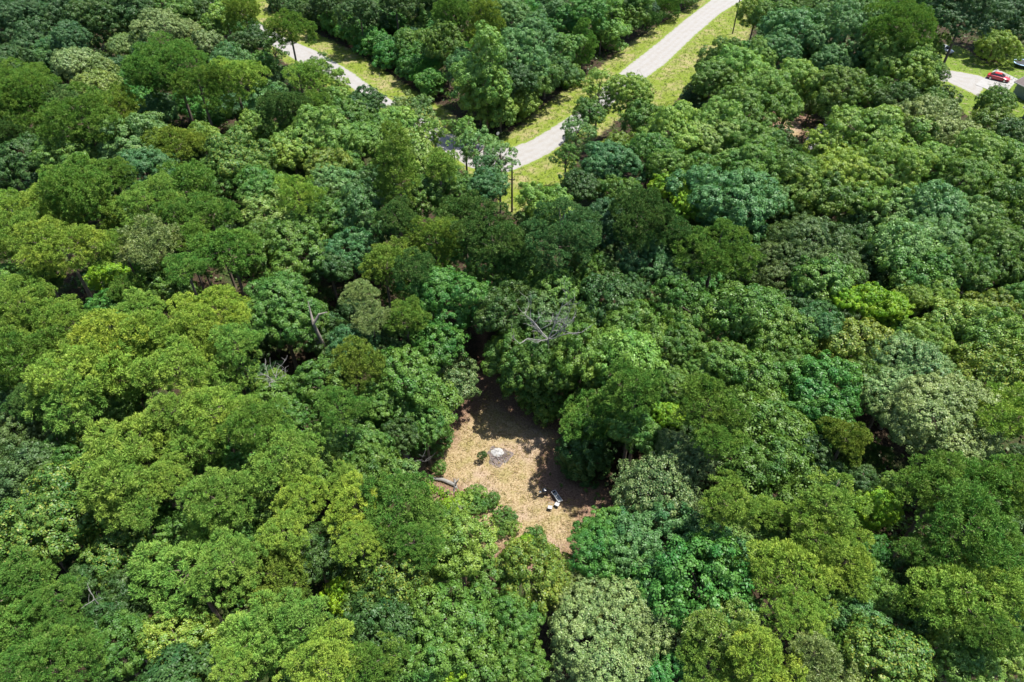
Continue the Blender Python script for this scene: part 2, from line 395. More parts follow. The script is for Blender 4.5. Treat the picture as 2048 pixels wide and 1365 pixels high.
SQ = dict(broad=0.84, pine=0.82, dome=0.72, spire=1.75, open=1.05, bush=0.75, tall=1.35)
PAL = {  # foliage base colours; dark and teald also paint in cloud shade around the centre
    'teal': (0.082, 0.195, 0.056), 'teald': (0.052, 0.128, 0.040), 'dark': (0.058, 0.126, 0.027), 'mid': (0.098, 0.200, 0.031), 'sat': (0.074, 0.212, 0.036),
    'olive': (0.130, 0.208, 0.029), 'lt': (0.172, 0.295, 0.048), 'yg': (0.208, 0.315, 0.043), 'lime': (0.210, 0.380, 0.022),
    'pale': (0.158, 0.235, 0.064), 'dull': (0.098, 0.172, 0.048), 'seag': (0.132, 0.256, 0.070)}
WORD = {'teal': 'blue-green', 'teald': 'deep blue-green', 'dark': 'dark green', 'mid': 'mid green', 'sat': 'rich green', 'olive': 'olive green', 'lt': 'light green',
        'yg': 'yellow-green', 'lime': 'bright lime green', 'pale': 'pale cream-green', 'dull': 'dull grey-green', 'seag': 'pale sea-green'}
KWORD = dict(broad='broadleaf tree', pine='pine', dome='dome-crowned tree', spire='tall narrow pine', open='thin-crowned tree', bush='bush', tall='tall leafy tree')
KNAME = dict(broad='broadleaf_tree', pine='pine_tree', dome='domed_tree', spire='narrow_pine_tree', open='sparse_tree', bush='bush', tall='tall_broadleaf_tree')
KCAT = dict(broad='tree', pine='pine tree', dome='tree', spire='pine tree', open='tree', bush='bush', tall='tree')
KGROUP = dict(broad='broadleaf trees of the wood', pine='pines of the wood', dome='dome-crowned trees of the wood', spire='tall narrow pines of the wood',
              open='thin-crowned trees by the road', bush='bushes at the edges of the openings', tall='tall leafy trees of the wood')
TREES = []      # records for labels and for spacing
CODE = dict(b='broad', p='pine', d='dome', s='spire', o='open', u='bush', t='tall')

def trunk_mesh(C, scl, zc, kind, R, seed):
    r_ = random.Random(seed); b = MB()
    r0 = {'bush': 0.05}.get(kind, 0.12 + 0.028 * R)
    top = zc + R * SQ[kind] * 0.45
    jx, jy = r_.uniform(-.3, .3), r_.uniform(-.3, .3)
    zb = max(0.35, zc - R * SQ[kind] * 0.5)
    b.tube([(0, 0, -0.1), (0, 0, 0.5), (jx * .5, jy * .5, zb), (jx, jy, zc), (0, 0, top)], [r0 * 1.5, r0, r0 * .8, r0 * .5, r0 * .15], 7)
    ids = list(range(len(C))); r_.shuffle(ids)
    for i in ids[:{'open': 14, 'bush': 5}.get(kind, 9)]:
        c = C[i] * scl
        z0 = zb + (zc + c[2] - zb) * r_.uniform(0.15, 0.5)
        e = Vector((c[0], c[1], zc + c[2])) * 1.0
        m = Vector((c[0] * .45, c[1] * .45, (z0 + e.z) / 2 + 0.15))
        b.tube([(0, 0, z0), m, e], [r0 * .45, r0 * .28, r0 * .08], 5)
    return b
def place_tree(kind, x, y, R, H, col, mt=None, jit=0.12, label=None, flat=1.0, name=None):
    me, C, Rd = var(kind, R)
    s = R / Rd
    hz = R * SQ[kind] * flat
    zc = max(H - hz * 0.92, hz * 0.55)
    r = random.random
    cc = PAL[col]; j = 1 + (r() - .5) * 2 * jit; h = (r() - .5) * 0.20
    nm = 'sweetgum_tree' if kind == 'broad' and col in ('teal', 'teald', 'seag', 'sat') else KNAME[kind]
    if H < 10 and kind in ('broad', 'tall', 'open'): nm = 'young_tree'
    root = empty(name or nm, (x, y, 0))
    o = link('crown', me, root, (0, 0, zc)); a = r() * 6.283
    tl = 0.16 if kind in ('broad', 'pine', 'dome') else 0.05
    o.rotation_euler = ((r() - .5) * tl, (r() - .5) * tl, a); o.scale = (s * (1 + (r() - .5) * .3), s * (1 + (r() - .5) * .1), s * flat)
    o.color = (cc[0] * j * (1 + h), cc[1] * j, cc[2] * j * (1 - h), 1)
    if mt is not None:
        o.material_slots[0].link = 'OBJECT'; o.material_slots[0].material = mt
    ca, sa = math.cos(a), math.sin(a)
    Cr = C @ np.array([[ca, sa, 0], [-sa, ca, 0], [0, 0, 1]])
    t = trunk_mesh(Cr * np.array([1, 1, flat]), s, zc, kind, R, int(r() * 1e6)).build('trunk', M_BARK, root)
    px, py, w = proj((x, y, zc))
    TREES.append(dict(o=root, kind=kind, col=col, mt=mt, px=px, py=py, R=R, w=w, x=x, y=y, H=H, label=label))
    return root
def height(kind, R):
    return {'broad': 8.0 + R * 1.15, 'pine': 11.5 + R * 1.2, 'dome': 7.0 + R * 1.15, 'spire': 12 + R * 2.2, 'open': 8 + R * .8, 'bush': R * 1.35 + .4, 'tall': 8.5 + R * 1.7}[kind]
OPEN_W = [wpoly(VERGE), wpoly(CLEAR), wpoly(LAWN), wpoly(PATH), wpoly(DRIVE)]
OPEN_RIM = [4.5, 7.0, 4.0, 0, 0]
def px_tree(px, py, w, code, col, H=None, label=None, flat=1.0):
    kind = CODE[code[0]]; mt = {'c': M_CREAM, 'y': M_YELLOW}.get(code[1:])
    hj = random.uniform(.88, 1.12) if not H else 1
    def solve(f):       # w is the crown width in photo pixels: radius and height found together
        R = 4.0
        for _ in range(6):
            h = (H or height(kind, R)) * f * hj; h = max(h, R * SQ[kind] * 1.35); zc = max(h - R * SQ[kind] * flat * .92, R * SQ[kind] * flat * .55)
            p = at(px, py, zc); R = 0.5 * w * ((p - CAM) @ FW) / FPX
        return p, R, h
    fs = [1.0] if (H or kind == 'bush') else [1.0, .92, 1.08, .84, 1.16, .76, 1.25, .68, .6, .52, .45, .38]
    best = None
    for f in fs:        # a trunk stands beside the road and the openings, never on them
        p, R, h = solve(f)
        sd = max(signed_dist(np.array([[p[0], p[1]]]), po)[0] for po in OPEN_W)
        if best is None or sd < best[3]: best = (p, R, h, sd)
        if sd < -0.9: best = (p, R, h, sd); break
    p, R, h, _ = best
    return place_tree(kind, p[0], p[1], R, h, col, mt, label=label, flat=flat)

# the crowns one can tell apart in the photograph: pixel of the crown's middle, width, kind, colour
VIS = [np.array(q, float) for q in (
    [(962, 795), (985, 790), (1010, 812), (1045, 840), (1085, 848), (1110, 850), (1112, 870), (1085, 885), (1082, 935), (1110, 968), (1200, 985), (1222, 1003), (1185, 1015),
     (1135, 1030), (1130, 1060), (1145, 1090), (1120, 1105), (1085, 1080), (1050, 1078), (1035, 1050), (1025, 1010), (1000, 985), (960, 965), (915, 975), (870, 965),
     (845, 945), (840, 925), (870, 920), (880, 900), (905, 890), (915, 860), (925, 830), (950, 815)],
    [(1892, 165), (1902, 140), (1925, 110), (1915, 95), (1950, 108), (1955, 140), (1985, 145), (2010, 130), (2048, 165), (2048, 205), (2010, 200), (1960, 235), (1945, 228), (1918, 200)],
    [(966, 700), (974, 700), (974, 780), (966, 780)],
    [(1014, 342), (1112, 322), (1104, 365), (1045, 372), (1030, 408), (1014, 408)],
    [(600, 55), (701, 102), (783, 150), (846, 192), (925, 242), (905, 250), (868, 240), (775, 186), (701, 134), (640, 96), (612, 78)],
    [(1352, 140), (1376, 140), (1352, 200), (1325, 205)])]
def keep_clear(x, y, w):       # crowns beside an opening stand back from it
    for po in VIS:
        for _ in range(8):
            e = 4.0; q = np.array([[x, y], [x + e, y], [x, y + e]]); d = signed_dist(q, po)
            gx, gy = (d[1] - d[0]) / e, (d[2] - d[0]) / e; g_ = math.hypot(gx, gy) + 1e-6
            r_ = w * .5 * (1.0 * abs(gx) + .86 * abs(gy)) / g_
            lack = d[0] + r_
            if lack <= 1: break
            x -= gx / g_ * min(lack, 14); y -= gy / g_ * min(lack, 14)
    return x, y
T = """
30 50 115 b teald;92 34 115 b teald;78 85 95 b teald;109 108 66 b teal;154 27 105 b teald;198 48 110 b dark;266 22 100 b dark;342 12 90 b mid;20 128 85 b dark;140 85 80 b teald;230 20 60 b mid
253 92 62 d pale;322 58 88 dc pale;378 72 72 dc pale;417 88 64 bc pale;155 128 82 dc pale;203 145 66 dc olive;190 182 90 dc olive;300 110 60 b dark
50 185 135 p mid;40 235 130 p mid;172 250 140 p mid;128 205 75 p dull;350 138 150 p mid;398 172 100 p mid;300 155 90 p mid;317 224 66 b teal;240 215 80 p olive
470 165 120 p lt;460 120 64 b teal;450 28 66 b lt;487 24 76 p olive;580 68 84 p mid;505 84 60 b dark;548 202 76 b seag;622 160 80 p lt;568 218 95 p dark;520 130 60 b mid;395 25 60 b dark;425 55 50 b mid
268 302 150 b seag;290 345 110 b teal;352 290 90 p olive;405 275 60 b lt;645 272 130 b lt;585 307 80 by yg;470 322 135 by mid;440 378 125 b mid;513 257 74 b lt;590 250 60 b olive
155 325 135 b mid;50 330 130 b dark;165 377 150 p mid;140 430 150 p lt;294 412 115 p lt;376 375 105 p mid;420 432 95 p mid;595 395 95 p yg;672 367 85 b seag;668 440 95 b mid;650 335 74 by olive;20 428 85 p yg;245 440 70 b mid
330 325 60 b dark;350 430 70 p mid;520 380 90 b mid;530 430 85 bc lt;230 350 60 p mid;15 270 60 p dark
35 487 130 p lt;135 507 145 p yg;300 497 115 pc pale;213 553 58 b lime;386 478 76 p mid;458 500 115 p mid;585 500 155 b mid;660 530 80 b dark;510 470 60 b mid;240 490 60 p lt
20 565 76 b lt;50 614 135 p lt;327 580 118 b mid;213 616 70 b sat;285 622 85 p lt;430 630 140 p yg;556 612 150 b mid;370 540 70 p mid;250 580 60 p mid;95 560 60 p dark
120 662 140 p yg;225 686 140 p yg;310 660 110 p yg;396 702 145 p yg;470 690 90 p lt;35 732 135 p mid;138 757 130 p lt;258 747 140 p yg;360 745 120 p lt;448 748 110 p lt;640 765 100 b mid;550 806 110 b mid
138 817 130 p lt;35 872 100 b dull;160 877 80 b lt;275 887 140 p lt;240 814 95 b lt;60 800 80 p dark;340 820 90 p lt;430 830 110 p lt;510 860 110 p mid;600 850 100 b mid;680 820 95 p mid;390 900 110 p lt;470 915 110 b mid;570 920 120 p lt;650 905 90 b lt;725 890 90 b mid;330 960 90 p lt
58 935 115 b dull;137 920 95 b mid;222 968 150 p lt;273 1012 115 p lt;137 1010 165 by mid;68 1067 150 by mid;190 1040 95 by mid;232 1106 105 by mid;45 1177 130 p mid;120 1202 90 p mid;40 1262 135 p mid;123 1277 95 p mid;112 1332 130 p mid;15 1110 70 b dark;20 1340 80 p mid
427 1005 120 p lt;533 997 130 b lt;608 1002 100 p yg;355 1067 112 b mid;420 1050 90 p lt;376 1142 150 p lt;460 1130 120 p lt;547 1146 130 p olive;632 1107 105 b dark;480 1060 90 b mid;570 1070 90 p lt;680 1060 80 b mid
256 1192 100 b dark;220 1237 100 b dark;236 1305 115 b mid;352 1278 112 by yg;412 1312 80 b lime;360 1350 80 by yg;513 1295 150 p lt;598 1262 140 p lt;650 1332 130 p yg;697 1192 94 b lime;300 1180 70 b dark;470 1340 80 p lt;580 1340 90 b mid;180 1160 70 b dark
720 442 150 b teal;700 507 95 b teal;770 532 105 p olive;868 477 120 p olive;830 540 75 p dark;797 437 80 p dark;1000 447 150 p dark;1000 537 140 b mid;1120 477 140 p teald;1195 462 130 b teald;1284 447 140 p dark;1298 532 125 b teal;1352 545 85 b teal;930 430 90 p dark;1060 430 80 b mid
640 400 80 b dark;740 370 90 b dark;790 345 105 s olive;690 330 70 b mid;850 390 90 b mid;720 290 90 b lt;700 235 80 b mid;760 265 70 b mid;830 315 95 bc lt;800 235 75 o pale;880 340 85 p lt;905 385 110 b mid;665 200 65 b lt;735 205 70 b dark;620 215 70 p mid;805 290 60 b lt
887 607 150 b sat;812 642 80 p olive;720 590 62 pc pale;742 642 72 pc pale;702 692 84 b teal;875 692 95 b sat;715 732 110 p olive;810 757 120 b mid;905 767 98 bc dull;835 822 130 b mid;860 560 70 b sat;780 690 70 b dark;760 800 90 b mid
1007 628 110 b dark;1090 640 120 b dull;1118 582 105 b mid;1217 602 130 b dark;1172 645 85 b mid;1265 662 115 b mid;1352 610 120 b mid;1000 585 70 b mid;1040 560 70 b mid;1190 540 80 b mid;1260 580 70 b dark
1010 710 84 b mid;1060 720 112 b mid;1162 705 120 b mid;1252 722 135 b lt;1045 785 104 b mid;1110 800 106 b mid;1272 787 112 p mid;1180 842 118 p mid;1342 692 95 b mid;1336 824 54 b lime;1120 750 80 b mid;1200 770 80 b mid;1270 860 85 b mid;1340 770 80 b mid
868 885 70 u mid;850 850 80 b mid;800 870 70 b dark;1140 925 112 t dark;1300 985 175 dc dull;1392 925 95 dc dull;1350 900 80 dc dull
1190 1050 105 b sat;1172 1095 92 b sat;1250 1080 125 b teal;1330 1090 150 b teal;1400 1180 200 b sat;1330 1200 140 b teal;1450 1110 100 b teal;1262 1140 100 b sat
1215 1290 220 dc pale;1165 1205 115 dc pale;1300 1250 140 dc pale
806 958 84 b seag;748 950 112 b mid;800 1015 140 p mid;715 1015 110 p yg;722 1085 76 p yg;920 1088 110 b lt;884 1122 102 b mid;1052 1150 135 by olive;980 1162 96 b mid;790 1168 150 by olive;765 1252 140 b dark;900 1252 150 b mid;850 1312 120 b mid;955 1306 150 b mid;1020 1242 100 b mid;903 1348 64 b lime;730 1332 130 p mid;1045 1332 90 b mid;870 1050 90 b mid;830 1090 90 p mid;1120 1165 90 by olive;690 960 70 p lt;690 1130 70 b mid
1512 25 62 b lt;1557 45 84 b mid;1673 22 115 b seag;1690 78 150 b seag;1587 72 112 b teal;1560 108 80 b teal;1805 60 140 p mid;1843 15 84 b sat;1930 30 130 b teald;1990 20 100 b teald;2040 45 80 b dark;1750 25 80 b mid;1620 30 70 b mid
1447 118 86 b mid;1412 156 86 b mid;1470 147 116 b lt;1537 187 112 b lt;1590 160 92 b lt;1572 215 60 b lt;1660 130 80 b teal;1740 120 80 b mid;1520 120 80 b lt
1673 180 112 b olive;1793 122 112 b lt;1828 152 82 b lt;1872 150 48 t mid;1868 97 40 t lt;1793 200 70 b dark;1870 202 52 b mid;1740 190 70 b mid
1988 95 80 b yg;1870 234 140 dc pale;1914 272 92 dc pale;1790 240 54 dc pale;1990 207 66 b mid;1985 252 80 b olive;2025 272 80 b dark;1955 290 70 b mid
1198 178 66 o lt;1258 190 88 b lt;1151 268 66 o seag;1133 315 52 o mid;1214 332 112 b teal;1238 300 70 b olive;1346 262 130 b lt;1404 300 112 bc lt;1440 250 110 b lt;1334 374 66 b lime;1064 395 46 b mid;1095 395 100 b lt;1490 228 112 b mid;1290 240 80 b mid;1300 310 90 b mid;1160 375 70 b dark;1240 390 90 b mid
1000 322 66 o seag;950 300 84 o seag;975 372 70 b teal;930 268 56 o lt;868 268 60 o lt;835 240 80 o seag;800 222 70 b lt;628 632 64 b mid;642 140 56 o mid;676 168 54 o lt;800 238 60 o seag;548 104 50 o mid;730 214 50 b mid;975 342 60 o teal;1180 225 60 b mid
1741 285 150 b lt;1655 300 90 b yg;1675 327 92 b yg;1840 287 84 b olive;1487 292 120 b mid;1570 350 104 b mid;1503 345 122 b mid;1600 380 110 b lt;1690 362 120 b yg;1776 347 132 b lt;1860 332 112 b lt;1963 320 112 b lt;2012 342 120 b mid;1930 362 110 b mid;1460 412 160 b teal;1378 412 64 b lime;1655 397 100 b mid;1400 350 90 b mid;1540 400 80 b teal;1545 285 50 b mid;1340 330 80 b mid
1790 430 110 b seag;1870 420 110 b seag;1930 440 100 b seag;2015 412 110 b mid;1730 400 70 b lt
1430 512 132 p mid;1623 500 180 d dull;1560 540 140 d dull;1650 560 120 b mid;1800 500 120 b seag;1870 500 130 b seag;1840 550 120 b mid;2002 512 132 b mid;1940 540 90 b mid;1360 480 90 p dark
1734 607 80 b lime;1772 618 74 b lime;1824 597 62 b lt;1830 672 62 b lt;1424 622 56 b teal;1497 632 132 b mid;1547 668 142 b mid;1374 667 84 b mid;1640 652 80 b teal;1706 688 120 by olive;1916 645 110 by yg;1987 690 140 b lt;1886 600 60 b yg;1980 620 90 by olive;1690 600 50 b lime;1600 610 80 b dark;1860 680 80 b lt;2040 600 70 b mid
1500 755 122 b mid;1635 772 142 b sat;1640 820 112 b sat;1390 744 50 b lt;1440 720 90 b mid;1820 750 170 dc seag;1880 850 200 dc pale;1770 800 120 dc seag;1570 740 90 b mid;1740 760 90 b olive
1987 762 150 by olive;2005 832 130 p yg;1412 814 122 p mid;1515 865 160 b mid;1692 880 92 p olive;1600 900 100 b dark;1430 880 90 p mid;1950 900 90 b mid;1960 830 90 b olive;1700 800 60 b dark
1537 952 150 b mid;1457 1012 112 p lt;1551 1027 64 p yg;1655 966 82 b dark;1650 1014 120 p lt;1755 1018 76 b lime;1786 972 54 b lt;1878 986 132 p mid;1963 986 142 p mid;2020 970 100 p mid;1929 1056 160 p mid;1985 1092 120 p mid;1720 960 60 b dark
1489 1092 92 bc lt;1638 1083 120 p yg;1690 1122 112 p yg;1580 1142 140 p yg;1594 1227 92 p yg;1734 1162 84 b lt;1776 1192 62 b lt;1755 1110 60 b sat;1850 1110 90 p mid;1540 1080 70 b mid;1660 1190 80 b mid;1820 1170 80 b dark
1724 1264 104 b teal;1452 1262 122 pc yg;1522 1312 132 p yg;1640 1327 132 pc pale;1775 1327 160 by mid;1900 1262 130 b lt;1937 1327 92 b lt;1912 1187 150 p lt;2015 1198 112 p lt;2030 1320 84 b lt;1420 1330 110 p lt;1830 1240 80 b dark;1990 1270 80 p mid;1340 1340 90 b sat;1660 1260 70 b mid
595 32 62 b dark;640 34 62 b dark;676 44 58 b sat;705 74 58 b sat;740 97 62 b sat;783 112 62 b sat;830 142 62 b sat;858 170 52 b sat;560 5 60 b dark;720 22 74 b dark;767 48 64 b sat;862 48 92 b dark;903 32 92 p mid;893 87 92 b mid;966 60 74 s olive;930 140 90 b teal;972 155 110 t lt;957 200 90 b lt;1000 218 70 b lt;1037 207 72 b lt;1020 42 92 b seag;1035 112 112 b seag;1070 80 92 b teal;1090 142 84 b teal;880 -5 90 b dark;960 -5 90 b mid;650 0 70 b dark;790 0 60 b dark
1110 42 92 b teal;1164 32 84 b sat;1220 62 66 t lt;1167 95 58 s mid;1107 108 92 b mid;1132 155 60 b mid;1063 160 82 b mid;1260 32 62 b mid;1296 42 52 p dark;1330 12 60 p mid;1270 0 70 b mid;1190 5 80 b dark;1370 -15 60 b mid;1030 160 70 b dark
955 985 34 u lt;985 1003 30 u mid;1010 1032 34 u mid;1022 1056 26 u lt;1075 1078 40 u mid;1046 1092 40 u lime;925 1005 46 u lt;880 935 26 u mid;1000 1062 24 u mid;905 1010 40 u lime;950 1010 30 u mid
"""
for line in T.strip().splitlines():
    for rec in line.split(';'):
        a = rec.split()
        kw = {}
        px_, py_, w_ = float(a[0]), float(a[1]), float(a[2])
        # trees at the rim of the clearing and the roadside thicket are lower than the wood
        H = None
        if 560 < px_ < 880 and py_ < 180 and a[4] in ('sat', 'dark') and a[3] == 'b' and px_ > 580 and py_ > 25 : H = 6.0
        if (abs(px_ - 1140) < 5 and abs(py_ - 925) < 5): H = 6.5
        if 1940 < px_ and 80 < py_ < 110: H = 7.2
        if a[3][0] not in 'uo' and w_ < 200 and px_ < 1975 and (px_, py_) != (580, 68) and not (abs(px_ - 1988) < 3 and abs(py_ - 95) < 3): px_, py_ = keep_clear(px_, py_, w_)
        if 780 < px_ < 905 and 800 < py_ < 900 and a[3] == 'b': H = 8.5
        if px_ == 1180 or (1170 < px_ < 1200 and 835 < py_ < 850): H = 9.5
        px_tree(px_, py_, w_, a[3], a[4], H)
N_HERO = len(TREES)

# understorey and gap-filling trees: kept out of the openings and out of their sight lines
OPEN_PX = [
    [(519, 40), (600, 60), (701, 98), (783, 148), (846, 189), (966, 262), (1004, 270), (1076, 213), (1195, 131), (1258, 82), (1372, 12), (1397, -5), (1515, -5), (1505, 60), (1380, 120), (1352, 195), (1290, 230), (1130, 330), (1110, 380), (1030, 430), (1000, 360), (900, 300), (701, 180), (520, 90)],
    [(955, 800), (955, 640), (985, 640), (990, 790), (1040, 840), (1110, 850), (1085, 920), (1080, 965), (1230, 985), (1230, 1030), (1150, 1050), (1145, 1100), (1100, 1115), (1020, 1080), (940, 1060), (930, 990), (830, 965), (825, 920), (900, 890), (915, 850)],
    [(1865, 80), (1940, 90), (1960, 110), (2060, 80), (2060, 235), (2020, 225), (1960, 230), (1900, 190), (1890, 140)],
    [(1565, 225), (1605, 245), (1640, 250), (1640, 280), (1600, 290), (1570, 255)]]
OPEN_NP = [np.array(p, float) for p in OPEN_PX]
def blocks(x, y, R, H):
    pts = []
    for z, rr in ((H * .97, .5), (H * .8, 1.0), (H * .5, 1.0), (1, .6)):
        for a in range(8):
            q = proj((x + R * rr * math.cos(a * .785), y + R * rr * math.sin(a * .785), z)); pts.append(q[:2])
    P = np.array(pts)
    return any((signed_dist(P, po) > 0).any() for po in OPEN_NP)
cands = []
step = 4.6
for iy in range(int(215 / step)):
    for ix in range(-38, 39):
        x = (ix + random.uniform(-.4, .4)) * step; y = 18 + (iy + random.uniform(-.4, .4)) * step
        cands.append((x, y))
random.shuffle(cands)
n_fill = 0; n_far = 0
HX = np.array([t['px'] for t in TREES]); HY = np.array([t['py'] for t in TREES]); HW = np.array([t['w'] for t in TREES])
HRX = np.array([t['R'] * FPX / t['w'] * .93 for t in TREES]); HRY = HRX * np.array([max(.8, SQ[t['kind']] * .95) for t in TREES])
for x, y in cands:
    R = random.uniform(1.9, 3.2); H = R * random.uniform(2.1, 2.9)
    px_, py_, w_ = proj((x, y, H * .7))
    if w_ < 5 or not (-170 < px_ < 2218 and -45 < py_ < 1500): continue
    far = px_ < -20 or px_ > 2068 or py_ > 1385 or py_ < -5
    if far: R = random.uniform(3.5, 5.0); H = random.uniform(12, 16)
    dmin = min((math.hypot(x - t['x'], y - t['y']) - 0.47 * (t['R'] + R) if t['H'] > 4 else 9) for t in TREES)
    if dmin < 0: continue
    P = np.array([[x, y]])
    if any(signed_dist(P, p)[0] > -1.2 for p in OPEN_W): continue
    if blocks(x, y, R, H): continue
    if far:
        if min(px_ + 170, 2218 - px_) > 0 and n_far > 46: continue
        n_far += 1
    else:               # only where the photo would show it between the taller crowns
        ux = 0
        for a in range(12):
            q = proj((x + R * .75 * math.cos(a * .5236), y + R * .75 * math.sin(a * .5236), H - R * .6 - (a % 2) * R * .4))
            ux += ((((q[0] - HX) / HRX) ** 2 + ((q[1] - HY) / HRY) ** 2 < 1) & (HW < q[2])).any() == False
        if ux < 2: continue
    kind = random.choice(['broad', 'broad', 'pine', 'tall', 'broad'])
    if kind == 'tall': R *= .8
    place_tree(kind, x, y, R, H, random.choice(['dark', 'mid', 'dark', 'sat', 'dull', 'teald'] if not far else ['mid', 'dark', 'lt', 'olive']), jit=.2)
    n_fill += 1
    if n_fill > 300: break
print('TREES hero', N_HERO, 'fill', n_fill)

# ------------------------------------------------------------------ bare and fallen wood
def bare_tree(name, px, py, zc, spread, H, label, seed, lean=(0, 0), n0=6, z0=0.4, depth=4):
    r_ = random.Random(seed); p = at(px, py, zc)
    root = empty(name, (p[0], p[1], 0), label=label, cat='dead tree')
    tb = MB(); lx, ly = lean
    fork = Vector((lx * .6, ly * .6, H * z0))
    tb.tube([(0, 0, -.1), (lx * .3, ly * .3, H * z0 * .5), fork], [.03 * spread + .03, .026 * spread + .02, .02 * spread + .01], 8); tb.build('trunk', M_DEAD, root)
    bb = MB()
    def grow(p, d, L, rad, k):
        q = p; pts = [p]; dd = d.copy()
        for i in range(3):
            dd = (dd + Vector((r_.uniform(-.3, .3), r_.uniform(-.3, .3), r_.uniform(-.12, .25)))).normalized()
            q = q + dd * L / 3; pts.append(q)
        bb.tube(pts, [rad, rad * .85, rad * .7, rad * .5], 5)
        if k > 0:
            for _ in range(r_.choice((2, 3, 3))):
                s = r_.choice((1, 2, 3))
                nd = (dd + Vector((r_.uniform(-1, 1), r_.uniform(-1, 1), r_.uniform(-.3, .6)))).normalized()
                grow(pts[s], nd, L * r_.uniform(.5, .8), rad * .62, k - 1)
    for i in range(n0):
        a = i * 6.283 / n0 + r_.uniform(-.4, .4)
        grow(fork, Vector((math.cos(a), math.sin(a), r_.uniform(.35, 1.1))).normalized(), spread * .62, .012 * spread + .012, depth - 1)
    bb.build('branches', M_DEAD, root)
    return root
bare_tree('dead_tree', 1098, 640, 13.5, 5.0, 17.2, 'bare silvery dead tree spreading its twigs over the wood north of the clearing', 3, z0=.62)
bare_tree('dead_tree', 545, 742, 12.0, 2.6, 14.0, 'bare whitish dead treetop among green crowns above the left half', 5, n0=4, z0=.74, depth=3)
bare_tree('dead_tree', 903, 1046, 3.6, 2.2, 5.0, 'low bleached broken snag in the green growth southwest of the clearing', 8, n0=4, z0=.35)
bare_tree('dead_tree', 815, 905, 6.5, 3.0, 9.0, 'thin bare grey branches curling up at the west rim of the clearing', 13, n0=3, z0=.5, depth=3)
bare_tree('dead_tree', 905, 250, 7, 3.2, 9.5, 'leaning thin grey tree beside the left arm of the gravel road', 17, n0=5, z0=.45)
bare_tree('dead_tree', 1938, 588, 7.5, 2.2, 9.0, 'small pale dead snag below the big sea-green trees on the right', 19, n0=4, z0=.7, depth=3)
bare_tree('dead_tree', 1275, 150, 6.0, 2.5, 8.5, 'twiggy leafless tree standing before the gravel road right of centre', 23, n0=5, z0=.5)
bare_tree('dead_tree', 182, 1192, 12.5, 1.6, 14.0, 'little forked white snag in the dark gap lower left', 29, n0=3, z0=.85, depth=2)

M_TRK = simple('weathered_trunk', (0.25, 0.22, 0.18), .9, var=.35, scale=3, bump=.4)
lt_ = MB(); p0 = at(664, 735, 2); p1 = at(632, 668, 9)
root = empty('leaning_trunk', (p0[0], p0[1], 0), label='thick pale trunk leaning up out of the dark gap left of centre', cat='tree trunk')
v = Vector(p1 - p0); v.z = 10.5
lt_.tube([(0, 0, -.1), tuple(v * .5 + Vector((.2, 0, .4))), tuple(v)], [.36, .28, .18], 9); lt_.build('trunk', M_TRK, root)
lb = MB(); lb.tube([tuple(v * .6), tuple(v * .75 + Vector((-.7, 0, .2))), tuple(v * .9 + Vector((-1.3, .2, .2)))], [.2, .15, .08], 7)
lb.tube([tuple(v), tuple(v + Vector((.8, .3, 1.2))), tuple(v + Vector((1.8, .2, 1.6)))], [.2, .12, .05], 7)
lb.tube([tuple(v), tuple(v + Vector((-.2, .6, 1.4))), tuple(v + Vector((-.3, .9, 2.6)))], [.18, .1, .04], 7); lb.build('limb', M_TRK, root)

def curve_log(name, a, b, r, label, roots=True):
    pa, pb = at(*a), at(*b)
    root = empty(name, tuple(pa), label=label, cat='log')
    v = Vector(pb - pa); L = MB()
    L.tube([(0, 0, r * .9), tuple(v * .5 + Vector((.1, .15, r + .06))), tuple(v) [:2] + (r * .9,)], [r * .8, r, r * 1.15], 9); L.build('stem', M_DEAD, root)
    if roots:
        Rb = MB(); rr = random.Random(4)
        c = Vector((v.x, v.y, r))
        for i in range(12):
            an = i * .5236; d = Vector((rr.uniform(-.2, .5), math.cos(an), math.sin(an) * .9))
            e = c + d * rr.uniform(.6, 1.15); e.z = max(e.z, .04)
            Rb.tube([c, c + (e - c) * .6, e], [r * .6, r * .35, .03], 5)
        Rb.build('root_plate', M_DEAD, root)
curve_log('fallen_log', (858, 958), (910, 972), .2, 'grey fallen log with torn root plate at the edge of the clearing')

